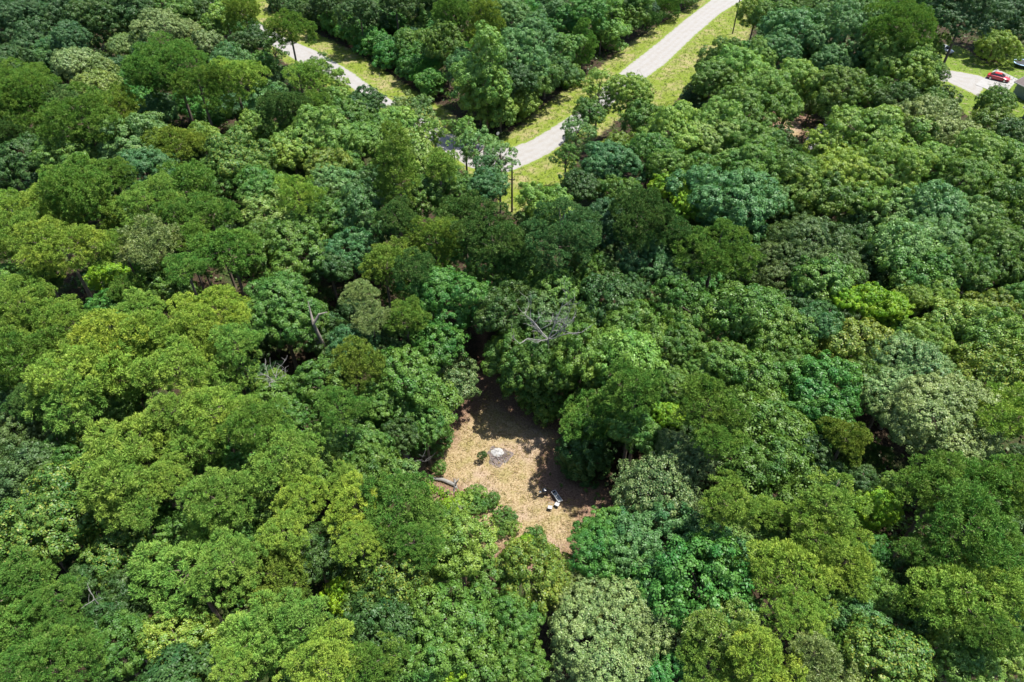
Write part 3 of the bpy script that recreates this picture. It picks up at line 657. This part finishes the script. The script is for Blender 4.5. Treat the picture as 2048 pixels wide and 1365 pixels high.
# ------------------------------------------------------------------ grass, ground cover (nobody could count it)
def sample(poly, n, inset=0.0):
    lo, hi = poly.min(0), poly.max(0); P = rng.uniform(lo, hi, (n, 2))
    return P[signed_dist(P, poly) > inset]
def blades(name, polys, dens, h, w, col, label, cat, lift=0.0, avoid=(), mt=None, lump=0.0):
    Ps = []
    for po in polys:
        P = sample(po, int((po.max(0) - po.min(0)).prod() * dens), 0.2)
        for a in avoid: P = P[signed_dist(P, a) < -0.4]
        Ps.append(P)
    P = np.vstack(Ps); n = len(P); k = 4
    cl = np.sin(P[:, 0] * 1.9 + np.sin(P[:, 1] * 1.3) * 2) * np.sin(P[:, 1] * 2.1 + 1.3 * np.sin(P[:, 0] * .8)) 
    P = P[cl > rng.uniform(-1, 1, n) * 0.9 - 0.2]; n = len(P)
    cl = (np.sin(P[:, 0] * .9) * np.sin(P[:, 1] * 1.1 + .7) + 1) / 2
    P3 = np.zeros((n * k, 3)); P3[:, :2] = np.repeat(P, k, 0) + rng.normal(size=(n * k, 2)) * .09
    H = h * rng.uniform(.5, 1.4, n * k)
    P3[:, 2] = H * .45 + .02 + lift + np.repeat(cl, k) * lump * rng.uniform(.2, 1, n * k)
    T_ = unit(np.stack([rng.normal(size=n * k) * .7, rng.normal(size=n * k) * .7, np.ones(n * k) * (.9 if lump == 0 else .3)], 1))
    nn = unit(rng.normal(size=(n * k, 3)) * .6 + np.array([0, 0, .8]))
    me = leaf_mesh(name, P3, nn, H, w * rng.uniform(.6, 1.4, n * k), mt or M_LEAF, rng.uniform(size=n * k), np.repeat(rng.uniform(size=n), k), T=T_)
    o = link(name, me); o.color = (*col, 1); tag(o, label=label, cat=cat, kind='stuff'); return o
WROAD, WVERGE, WCLEAR = wpoly(ROAD), wpoly(VERGE), wpoly(CLEAR)
blades('dry_grass', [WCLEAR], 18, .20, .045, (0.29, 0.22, 0.095), 'short dry straw-coloured grass covering the clearing', 'grass', mt=M_YELLOW)
blades('roadside_grass', [WVERGE], 4, .30, .09, (0.125, 0.175, 0.02), 'bright green grass along both sides of the gravel road', 'grass', avoid=[WROAD])
blades('lawn_grass', [wpoly(LAWN)], 3, .22, .09, (0.09, 0.15, 0.018), 'bright lawn grass round the driveway of the green house', 'grass', avoid=[wpoly(DRIVE)])
VINE = wpoly([(832, 958), (858, 962), (905, 985), (935, 975), (970, 985), (1010, 1010), (1030, 1050), (1035, 1085), (1005, 1065), (975, 1030), (940, 1030), (915, 1000), (905, 1050), (870, 1030), (830, 990)])
blades('ground_vines', [VINE], 26, .24, .17, (0.13, 0.27, 0.02), 'bright green vines and weeds southwest of the clearing', 'ground cover', lump=.55)
VINE2 = wpoly([(1680, 580), (1900, 560), (2060, 590), (2070, 800), (1900, 720), (1800, 740), (1700, 660)])
WOOD = wpoly([(-60, 1400), (2110, 1400), (2110, -20), (-60, -20)])
blades('wood_floor_plants', [WOOD], 1.5, .42, .30, (0.07, 0.135, 0.02), 'low dark leafy plants under the trees of the wood', 'undergrowth', lump=.9, avoid=OPEN_W)
blades('undergrowth', [VINE2, wpoly([(1690, 440), (1800, 560), (1780, 640), (1660, 600)]), wpoly([(380, 1180), (520, 1180), (540, 1290), (400, 1290)]),
        wpoly([(560, 10), (800, -10), (850, 60), (800, 130), (700, 90)]), wpoly([(1560, 780), (1700, 900), (1900, 1000), (1850, 1250), (1600, 1050)])],
       9, .34, .24, (0.075, 0.16, 0.02), 'leafy undergrowth on the floor of the wood', 'undergrowth', lump=1.4)

# ------------------------------------------------------------------ things in the clearing
M_ASH = simple('white_ash', (0.30, 0.295, 0.285), .95, var=.35, scale=4, bump=.8)
M_CHAR = simple('charred_earth', (0.12, 0.095, 0.085), .95, var=.75, scale=6, bump=.9)
M_WHITE = simple('white_paint', (0.36, 0.36, 0.355), .45, var=.05)
M_BLACK = simple('black_enamel', (0.015, 0.016, 0.02), .18, var=.1, coat=.6)
M_BLKP = simple('black_plastic', (0.02, 0.02, 0.022), .5, var=.2)
M_STEEL = simple('steel', (0.6, 0.6, 0.6), .3, metal=.9, var=.1)
M_GLASSG = simple('grey_tempered_top', (0.15, 0.17, 0.18), .25, var=.12, scale=5)
M_DARK = simple('dark_opening', (0.012, 0.012, 0.014), .8, var=.1)
pf = at(998, 913)
fp = empty('fire_pit', (pf[0], pf[1], 0), label='burnt-out campfire with a pile of white ash and charred sticks', cat='fire pit')
b = MB(); n = 40
ring = []
for k in range(n):
    a = 6.283 * k / n; rr = 1.35 + .22 * math.sin(3 * a + 1) + .14 * math.sin(7 * a); ring.append((rr * math.cos(a), rr * math.sin(a), .022))
b.poly(ring); b.build('scorched_ground', M_CHAR, fp)
def heap(R, h, nseg, seed, c):
    rr = random.Random(seed); bm_ = MB(); rings = []
    prof = [(1.0, 0), (.86, .35), (.6, .72), (.3, .95), (.08, 1.0)]
    for f, z in prof:
        rings.append([bm_.bm.verts.new((c[0] + R * f * math.cos(6.283 * k / nseg) * (1 + rr.uniform(-.13, .13)), c[1] + .85 * R * f * math.sin(6.283 * k / nseg) * (1 + rr.uniform(-.13, .13)), .02 + h * z * (1 + rr.uniform(-.25, .25))) ) for k in range(nseg)])
    for A, B_ in zip(rings, rings[1:]):
        for k in range(nseg): bm_.bm.faces.new((A[k], A[(k + 1) % nseg], B_[(k + 1) % nseg], B_[k]))
    bm_.bm.faces.new(rings[-1]); return bm_
heap(.72, .22, 26, 2, (-.18, .55)).build('ash_pile', M_ASH, fp)
st = random.Random(9)
for i in range(16):
    a = st.uniform(0, 6.28); r0 = st.uniform(.2, 1.1); L_ = st.uniform(.5, 1.5); an = st.uniform(0, 3.14)
    cx_, cy_ = r0 * math.cos(a), r0 * math.sin(a) - .25
    s_ = MB(); dx, dy = math.cos(an) * L_ / 2, math.sin(an) * L_ / 2
    s_.tube([(cx_ - dx, cy_ - dy, .06), (cx_ + .04, cy_ + .03, .12 + st.uniform(0, .1)), (cx_ + dx, cy_ + dy, .07)], [.035, .03, .018], 6)
    s_.build('stick', M_DEAD if i % 2 else M_CHAR, fp)
# small dark glossy sapling beside the fire pit
ps = at(965, 924)
place_tree('bush', ps[0], ps[1], .46, 1.5, 'dark', label='tiny blackish-green sapling standing just left of the fire pit', flat=1.4, name='sapling')

# kettle grill
pg = at(1088, 990)
gr = empty('kettle_grill', (pg[0], pg[1], 0), math.radians(20), label='round black kettle grill on legs beside the white bench table', cat='grill')
k = MB(); k.lathe([(.05, .52), (.2, .56), (.29, .66), (.31, .78)], n=24); k.build('bowl', M_BLACK, gr, smooth=True)
k = MB(); k.lathe([(.315, .785), (.30, .88), (.22, .97), (.1, 1.01), (.03, 1.02)], n=24); k.build('lid', M_BLACK, gr, smooth=True)
k = MB(); k.tube([(-.07, 0, 1.0), (-.07, 0, 1.08), (.07, 0, 1.08), (.07, 0, 1.0)], .014, 6); k.build('handle', M_STEEL, gr)
for i in range(3):
    a = i * 2.094; k = MB(); k.tube([(.2 * math.cos(a), .2 * math.sin(a), .6), (.33 * math.cos(a), .33 * math.sin(a), .0)], .016, 6); k.build('leg', M_BLKP, gr)
k = MB(); k.box((-.47, 0, .76), (.26, .2, .025)); k.build('side_shelf', M_GLASSG, gr, bevel=.006)
for s in (-1, 1):
    k = MB(); k.tube([(.26, s * .22 - .025, .09), (.26, s * .22 + .025, .09)], .09, 14); k.build('wheel', M_BLKP, gr)

# bench table
q0, q1 = at(1107, 983, .45), at(1120.6, 1002.4, .45)
cen = (q0 + q1) / 2; ang = math.atan2(q1[1] - q0[1], q1[0] - q0[0])
bt = empty('bench_table', (cen[0], cen[1], 0), ang, label='long narrow white-framed bench table with grey top in the clearing', cat='table')
Lt, Wt = 1.55, .52
k = MB()
for s in (-1, 1):
    k.box((0, s * (Wt / 2 - .03), .45), (Lt, .06, .05)); k.box((s * (Lt / 2 - .03), 0, .45), (.06, Wt - .125, .05))
k.build('frame', M_WHITE, bt, bevel=.008)
k = MB(); k.box((.12, 0, .445), (Lt - .37, Wt - .13, .02)); k.build('top', M_GLASSG, bt)
k = MB(); k.box((-.62, .0, .43), (.2, Wt - .13, .012)); k.build('recess', M_DARK, bt)
for x_, y_ in ((.02, .05), (-.18, .06)):
    k = MB(); k.lathe([(.05, 0), (.055, .09), (.04, .1)], (x_, y_, .457), 10); k.build('cup_holder', M_DARK, bt)
for sx in (-1, 1):
    for sy in (-1, 1):
        k = MB(); k.box((sx * (Lt / 2 - .04), sy * (Wt / 2 - .04), .212), (.05, .05, .424)); k.build('leg', M_WHITE, bt)
# two small chairs
def chair(px, py, rz, label):
    p = at(px, py, .4)
    c = empty('small_chair', (p[0], p[1], 0), rz, label=label, cat='chair', group='white-seated chairs in the clearing')
    k = MB(); k.box((0, 0, .42), (.46, .44, .07)); k.build('seat', M_WHITE, c, bevel=.025)
    for sx in (-1, 1):
        for sy in (-1, 1):
            k = MB(); k.box((sx * .2, sy * .19, .19), (.04, .04, .38)); k.build('leg', M_BLKP, c)
    k = MB(); k.tube([(-.2, .225, .3), (-.21, .27, .78), (.21, .27, .78), (.2, .225, .3)], .018, 6); k.build('backrest', M_STEEL, c)
    k = MB(); k.box((0, 0, .362), (.44, .42, .04)); k.build('seat_frame', M_BLKP, c)
chair(1114, 1009, math.radians(-30), 'white-seated small chair touching the end of the bench table, back frame showing')
chair(1100, 1015, math.radians(-12), 'white-seated small chair standing apart on the dry grass, farther from the bench table')

# ------------------------------------------------------------------ poles, road sign
M_POLE = simple('creosoted_wood', (0.075, 0.058, 0.045), .9, var=.3, scale=2, bump=.3)
def pole(px, py, H, label):
    p = at(px, py); r = empty('utility_pole', (p[0], p[1], 0), label=label, cat='utility pole', group='utility poles by the gravel road')
    k = MB(); k.tube([(0, 0, -.2), (0, 0, H * .5), (0, 0, H)], [.17, .15, .12], 10); k.build('shaft', M_POLE, r)
    k = MB(); k.box((0, -.14, H - 2.1), (.9, .1, .12)); k.build('crossbar', M_POLE, r)
    for s in (-1, 1):
        k = MB(); k.lathe([(.04, 0), (.07, .05), (.05, .12), (.03, .16)], (s * .4, -.14, H - 2.04), 10); k.build('insulator', M_BLKP, r)
pole(1024, 424, 8.2, 'short dark utility pole on the dry grass below the road bend')
pole(1190, 267, 9.0, 'dark utility pole half hidden by a thin tree beside the road')
pole(1465, 68, 10.5, 'dark utility pole on the bright verge at the top of the photo')
p = at(996, 284); r = empty('road_sign', (p[0], p[1], 0), .5, label='small pale round road sign on a post inside the road bend', cat='sign')
k = MB(); k.tube([(0, 0, -.1), (0, 0, 1.7)], .035, 8); k.build('post', M_STEEL, r)
k = MB(); k.tube([(0, -.05, 1.75), (0, -.035, 1.75)], .33, 20); k.build('plate', simple('sign_face', (.6, .58, .55), .5, var=.1), r)

p = at(760, 158); r = empty('marker_post', (p[0], p[1], 0), label='thin white marker post on the verge of the left road arm', cat='post')
k = MB(); k.tube([(0, 0, -.1), (0, 0, 1.1)], .05, 8); k.build('post', M_WHITE, r)
k = MB(); k.tube([(0, 0, 1.1), (0, 0, 1.25)], .055, 8); k.build('cap', M_BLKP, r)
# ------------------------------------------------------------------ the yard: pad, cars, houses, trampoline
M_CONC = simple('pale_concrete', (0.25, 0.243, 0.232), .85, var=.1, scale=.8, bump=.1)
pad = wpoly([(1993, 138.5), (2036, 159), (2008, 192), (1950, 170)])
b = MB()
top = [b.bm.verts.new((q[0], q[1], .06)) for q in pad]; bot = [b.bm.verts.new((q[0], q[1], -.1)) for q in pad]
b.bm.faces.new(top)
for i in range(4): b.bm.faces.new((top[i], top[(i + 1) % 4], bot[(i + 1) % 4], bot[i]))
tag(b.build('concrete_pad', M_CONC), kind='structure')

M_RUB = simple('tyre_rubber', (0.02, 0.02, 0.02), .85, var=.2)
M_WIN = simple('car_window', (0.02, 0.025, 0.03), .06, var=.1, coat=1)
M_LAMP = simple('lamp_lens', (0.6, 0.6, 0.58), .1, var=.1, coat=.6)
M_TAIL = simple('tail_lens', (0.3, 0.02, 0.02), .15, var=.1, coat=.6)
def car(px, py, rz, paint, label):
    p = at(px, py, .5); z = .06
    c = empty('parked_car', (p[0], p[1], z), rz, label=label, cat='car', group='cars parked at the green house')
    # stations along x: (x, half width at sill, half width at shoulder, sill z, shoulder z)
    st = [(-2.3, .62, .60, .38, .72), (-2.2, .82, .78, .28, .86), (-1.7, .88, .86, .24, .93), (-.8, .90, .89, .22, .94), (.2, .90, .89, .22, .93), (1.0, .90, .88, .22, .90), (1.7, .88, .83, .24, .80), (2.15, .80, .72, .28, .68), (2.32, .60, .55, .38, .58)]
    b = MB(); rings = []
    for x, w0, w1, z0, z1 in st:
        zm = (z0 + z1) / 2
        rings.append([b.bm.verts.new(v) for v in ((x, -w0 * .9, z0), (x, w0 * .9, z0), (x, w0, z0 + .1), (x, w0 * 1.01, zm), (x, w1, z1 - .03), (x, w1 * .8, z1 + .03), (x, -w1 * .8, z1 + .03), (x, -w1, z1 - .03), (x, -w0 * 1.01, zm), (x, -w0, z0 + .1))])
    m = len(rings[0])
    for A, B_ in zip(rings, rings[1:]):
        for k in range(m): b.bm.faces.new((A[k], A[(k + 1) % m], B_[(k + 1) % m], B_[k]))
    b.bm.faces.new(rings[0][::-1]); b.bm.faces.new(rings[-1])
    o = b.build('body', paint, c, smooth=True, bevel=.03)
    # glasshouse
    b = MB()
    lo = [(-1.75, .72), (1.05, .74)]; 
    base = [(-1.8, -.72, .93), (1.1, -.74, .92), (1.1, .74, .92), (-1.8, .72, .93)]; tp = [(-1.05, -.56, 1.38), (.35, -.58, 1.40), (.35, .58, 1.40), (-1.05, .56, 1.38)]
    vb = [b.bm.verts.new(v) for v in base]; vt = [b.bm.verts.new(v) for v in tp]
    for i in range(4): b.bm.faces.new((vb[i], vb[(i + 1) % 4], vt[(i + 1) % 4], vt[i]))
    b.bm.faces.new(vt); b.build('window', M_WIN, c)
    b = MB(); b.box((-.35, 0, 1.405), (1.42, 1.14, .05)); 
    for sx, bx in ((-1.05, -1.8), (.35, 1.1)):
        for s in (-1, 1): b.tube([(sx, s * .57, 1.39), (bx, s * .73, .93)], .035, 6)
    for s in (-1, 1): b.tube([(-.35, s * .585, 1.39), (-.3, s * .745, .93)], .03, 6)
    b.build('roof', paint, c, bevel=.02)
    for x in (-1.42, 1.42):
        for s in (-1, 1):
            b = MB(); b.tube([(x, s * .74, .32), (x, s * .93, .32)], .32, 20); w = b.build('wheel', M_RUB, c)
            b = MB(); b.tube([(x, s * .925, .32), (x, s * .94, .32)], .2, 14); b.build('rim', M_STEEL, w)
    for s in (-1, 1):
        b = MB(); b.box((2.17, s * .58, .62), (.16, .28, .1)); b.build('headlight', M_LAMP, c, bevel=.02)
        b = MB(); b.box((-2.25, s * .6, .74), (.08, .3, .12)); b.build('tail_light', M_TAIL, c, bevel=.02)
        b = MB(); b.box((.85, s * .98, .98), (.12, .16, .1)); b.build('mirror', paint, c, bevel=.02)
def dirpx(a, b):
    p, q = at(*a), at(*b); return math.atan2(q[1] - p[1], q[0] - p[0])
car(1997, 156, dirpx((1976, 153), (2018, 163)), simple('red_paint', (0.42, 0.012, 0.025), .3, var=.03, coat=1), 'dark red sedan parked on the pale concrete pad')
car(1888, 100, dirpx((1872, 93), (1900, 104)), simple('silver_paint', (0.40, 0.41, 0.43), .3, metal=.3, var=.03, coat=1), 'silver car half hidden by trees at the far end of the drive')

M_ROOF = simple('roof_shingle', (0.12, 0.095, 0.09), .9, var=.3, scale=5, bump=.5)
M_ROOF2 = simple('grey_roof_shingle', (0.17, 0.16, 0.17), .9, var=.2, scale=5, bump=.4)
M_SIDE = simple('green_siding', (0.17, 0.22, 0.185), .7, var=.06, scale=1)
M_SIDE2 = simple('tan_siding', (0.5, 0.45, 0.38), .7, var=.06, scale=1)
def house(name, px, py, rz, L, W, hw, rise, roofm, sidem, label, win=True, dish=False):
    p = at(px, py); M_FAS = M_WHITE if sidem is M_SIDE else roofm; h = empty(name, (p[0], p[1], 0), rz, label=label, cat='house')
    b = MB(); b.box((L / 2, W / 2, hw / 2), (L, W, hw))
    for x in (0.0, L):
        b.poly([(x, 0, hw), (x, W, hw), (x, W / 2, hw + rise)])
    b.build('wall', sidem, h)
    ov = .5; sl = rise / (W / 2)
    b = MB()
    for s in (0, 1):
        y0, y1 = (-ov, W / 2) if s == 0 else (W + ov, W / 2)
        z0, z1 = hw - ov * sl + .05, hw + rise + .05
        vs = [(-ov, y0, z0), (L + ov, y0, z0), (L + ov, y1, z1), (-ov, y1, z1)]
        lo = [b.bm.verts.new(v) for v in vs]; hi = [b.bm.verts.new((v[0], v[1], v[2] + .14)) for v in vs]
        b.bm.faces.new(lo[::-1]); b.bm.faces.new(hi)
        for i in range(4): b.bm.faces.new((lo[i], lo[(i + 1) % 4], hi[(i + 1) % 4], hi[i]))
    rf = b.build('roof', roofm, h)
    b = MB(); b.tube([(L * .5, W * .3, hw + rise * .4), (L * .5, W * .3, hw + rise * .6 + .7)], .07, 8); b.build('vent_pipe', M_STEEL, rf)
    b = MB()
    for y0 in (-ov - .06, W + ov + .06): b.box((L / 2, y0, hw - ov * sl + .09), (L + 2 * ov, .08, .18))
    for x in (-ov - .05, L + ov + .05):
        for s in (0, 1):
            ya, yb = ((-ov, W / 2) if s == 0 else (W + ov, W / 2))
            b.tube([(x, ya, hw - ov * sl + .1), (x, yb, hw + rise + .1)], .09, 4)
    b.build('fascia', M_FAS, h)
    if win:
        for (x, y, dx, dy) in ((-.03, W * .3, .06, 1.0), (-.03, W * .7, .06, 1.0), (L * .25, -.03, 1.1, .06), (L * .7, -.03, 1.1, .06)):
            b = MB(); b.box((x, y, 1.5), (dx if dx > .5 else .05, dy if dy > .5 else .05, 1.2)); w = b.build('window', M_WIN, h)
            b = MB()
            for s in (-1, 1):
                if dx > .5: b.box((x + s * dx / 2, y, 1.5), (.08, .1, 1.3)); b.box((x, y, 1.5 + s * .61), (dx - .085, .1, .08))
                else: b.box((x, y + s * dy / 2, 1.5), (.1, .08, 1.3)); b.box((x, y, 1.5 + s * .61), (.1, dy - .085, .08))
            b.build('frame', M_WHITE, w)
    if dish:
        b = MB(); b.tube([(L * .1, W * .86, hw), (L * .1, W * .86, hw + rise * .3 + .9)], .03, 6)
        b.lathe([(.05, 0), (.3, .06), (.42, .16), (.44, .18), (.3, .1), (.05, .04)], (L * .1, W * .86, hw + rise * .3 + .9), 18)
        b.build('satellite_dish', M_WHITE, h)
    return h
house('green_house', 2024, 189, dirpx((2024, 189), (2047, 201)) , 13, 9, 2.7, 2.0, M_ROOF, M_SIDE, 'sage green house with brown shingle roof at the right edge')
house('garden_shed', 2044, 236, dirpx((2024, 189), (2047, 201)), 4, 4, 2.3, 1.2, M_ROOF, M_SIDE, 'small brown-roofed outbuilding at the right edge below the green house', win=False)
_c = at(1640, 256, 2.6); _r = math.radians(-33)
_o = (_c[0] + math.sin(_r) * 11, _c[1] - math.cos(_r) * 11)
_q = proj((_o[0], _o[1], 0))
house('grey_roofed_house', _q[0], _q[1], _r, 10, 11, 2.6, 1.5, M_ROOF2, M_SIDE2, 'house with a grey shingle roof almost buried under bright green trees', dish=True)

pt = at(2044, 133)
tr = empty('trampoline', (pt[0], pt[1], 0), label='round trampoline with a black mat and blue-white rim at the right edge', cat='trampoline')
k = MB(); k.lathe([(1.9, .78), (1.9, .80)], n=36); k.build('mat', M_BLKP, tr)
k = MB()
k.bm.free(); k.bm = bmesh.new()
def torus(R0, r0, z, n=36, m=8):
    b = MB(); P = [[b.bm.verts.new(((R0 + r0 * math.cos(6.283 * j / m)) * math.cos(6.283 * i / n), (R0 + r0 * math.cos(6.283 * j / m)) * math.sin(6.283 * i / n), z + r0 * .6 * math.sin(6.283 * j / m))) for j in range(m)] for i in range(n)]
    for i in range(n):
        for j in range(m): b.bm.faces.new((P[i][j], P[(i + 1) % n][j], P[(i + 1) % n][(j + 1) % m], P[i][(j + 1) % m]))
    return b
torus(2.08, .17, .84).build('rim_pad', simple('blue_white_pad', (.35, .5, .68), .5, var=.5, scale=1.2), tr)
for i in range(6):
    a = i * 1.047 + .3
    b = MB(); b.tube([(2.15 * math.cos(a), 2.15 * math.sin(a), 0), (2.15 * math.cos(a), 2.15 * math.sin(a), 2.3)], .03, 6); b.build('net_pole', M_BLKP, tr)
for (px_, py_, s_, lab) in ((1990, 176, 1.0, 'black folding chair tipped over on the pad in front of the red car'), (1998, 173, .7, 'small black chair next to the tipped chair on the pad')):
    p = at(px_, py_); c = empty('folding_chair', (p[0], p[1], .06), 1.1 * s_, label=lab, cat='chair', group='black chairs on the concrete pad')
    k = MB(); k.box((0, 0, .4 * s_), (.5 * s_, .48 * s_, .05)); k.build('seat', M_BLKP, c)
    k = MB(); k.box((0, .27 * s_, .68 * s_), (.5 * s_, .05, .5 * s_)); k.build('backrest', M_BLKP, c)
    for sx in (-1, 1):
        for sy in (-1, 1):
            k = MB(); k.tube([(sx * .22 * s_, sy * .2 * s_, 0), (sx * .2 * s_, sy * .2 * s_, .39 * s_)], .02, 5); k.build('leg', M_BLKP, c)

# ------------------------------------------------------------------ a label for every tree that names that one only
AREAS = [('in the far upper left corner', 60, 40), ('at the top left', 200, 60), ('at the top, left of the road arm', 400, 60), ('by the upper end of the left road arm', 540, 90),
    ('on the far left, upper third', 40, 230), ('left of the road arm, upper left', 250, 200), ('near the left road arm', 480, 200), ('below the left road arm', 660, 250),
    ('far left above mid height', 60, 400), ('upper left quarter, well left of centre', 290, 370), ('upper left quarter toward centre', 520, 370), ('under the road bend, to its left', 780, 340),
    ('on the left edge at mid height', 50, 560), ('left side just above mid height', 250, 540), ('left of centre at mid height', 480, 540), ('left of the dead silvery tree', 740, 560),
    ('on the left edge just below mid height', 60, 740), ('left side below mid height', 240, 730), ('left of centre below mid height', 430, 730), ('northwest of the clearing', 640, 760), ('beside the narrow dirt path', 860, 700),
    ('on the left edge, lower third', 60, 960), ('lower left, a third in', 250, 960), ('well west of the clearing', 480, 930), ('just west of the clearing', 760, 930),
    ('in the bottom left corner', 70, 1270), ('bottom left, off the corner', 250, 1200), ('bottom, left of centre', 450, 1180), ('bottom, nearer the centre', 620, 1240), ('southwest of the clearing', 740, 1090), ('at the bottom centre', 900, 1290),
    ('on the south rim of the clearing', 970, 1090), ('between the two road arms at the top', 900, 60), ('inside the fork of the road arms', 1000, 170), ('by the left road arm thicket', 720, 60), ('at the top centre beside the right road arm', 1180, 70),
    ('below the road bend', 1060, 420), ('right of the road bend', 1220, 330), ('north of the clearing at centre', 1000, 560), ('around the silvery dead tree', 1130, 620), ('right of centre above mid height', 1280, 520),
    ('northeast of the clearing', 1130, 760), ('right of centre at mid height', 1380, 640), ('east of the clearing', 1290, 850), ('in the clearing', 1000, 950), ('southeast of the clearing', 1280, 1080), ('bottom, right of centre', 1250, 1290),
    ('right of the right road arm', 1460, 150), ('at the top right of the road', 1600, 60), ('over the half-hidden house', 1650, 300), ('at the top, right quarter', 1800, 80), ('near the silver car', 1880, 130), ('near the red car', 1990, 90), ('in the upper right corner', 2020, 30),
    ('below the green house lawn', 1920, 250), ('right edge below the green house', 2010, 300), ('right of the road, upper middle', 1430, 300), ('upper right, under the hidden house', 1520, 380), ('upper right quarter, inner part', 1750, 380), ('right edge, upper middle', 1980, 400),
    ('right side at mid height', 1600, 540), ('far right above mid height', 1850, 500), ('right side in the sunny gap', 1800, 630), ('right edge at mid height', 2000, 650), ('right side below mid height', 1560, 740), ('far right below mid height', 1850, 800), ('right edge below mid height', 2010, 820),
    ('lower right, inner part', 1500, 940), ('lower right, middle', 1680, 980), ('lower right toward the edge', 1880, 1000), ('right edge, lower third', 2010, 1050), ('bottom right, inner part', 1450, 1250), ('bottom right, middle', 1620, 1180), ('bottom right toward the corner', 1800, 1250), ('in the bottom right corner', 1970, 1270)]
ORD = ['leftmost', 'second from left', 'third from left', 'fourth from left', 'fifth from left', 'sixth from left', 'seventh from left', 'eighth from left', 'ninth from left', 'tenth from left']
groups = {}
for t in TREES:
    if t['label']:
        tag(t['o'], label=t['label'], cat='sapling'); continue
    px_, py_ = t['px'], t['py']
    if px_ < -10: ar = 'just outside the left edge'
    elif px_ > 2058: ar = 'just outside the right edge'
    elif py_ > 1375: ar = 'just below the bottom edge'
    elif py_ < -8: ar = 'beyond the top edge'
    else: ar = min(AREAS, key=lambda a: math.hypot((a[1] - px_), (a[2] - py_) * 1.2))[0]
    wpx = 2 * t['R'] * FPX / t['w']
    size = 'big' if wpx > 125 else ('' if wpx > 72 else 'small')
    fl = {M_CREAM: 'cream-flecked ', M_YELLOW: 'yellow-flecked '}.get(t['mt'], '')
    w = WORD[t['col']]
    if fl and w.startswith('pale cream'): fl = ''
    base = (size + ' ' + fl + w + ' ' + KWORD[t['kind']]).strip()
    groups.setdefault((base, ar), []).append(t)
for (base, ar), ts in groups.items():
    ts.sort(key=lambda t: t['px'])
    for i, t in enumerate(ts):
        lab = base + ' ' + ar
        if len(ts) > 1: lab = base + ' ' + ar + ', ' + (ORD[i] if i < len(ORD) else 'number %d from left' % (i + 1))
        if len(lab.replace('-', ' ').split()) > 16: lab = lab.replace(' from left', '')
        while len(lab.replace('-', ' ').split()) > 16: lab = lab.split(' ', 1)[1]
        tag(t['o'], label=lab, cat=KCAT[t['kind']], group=KGROUP[t['kind']])
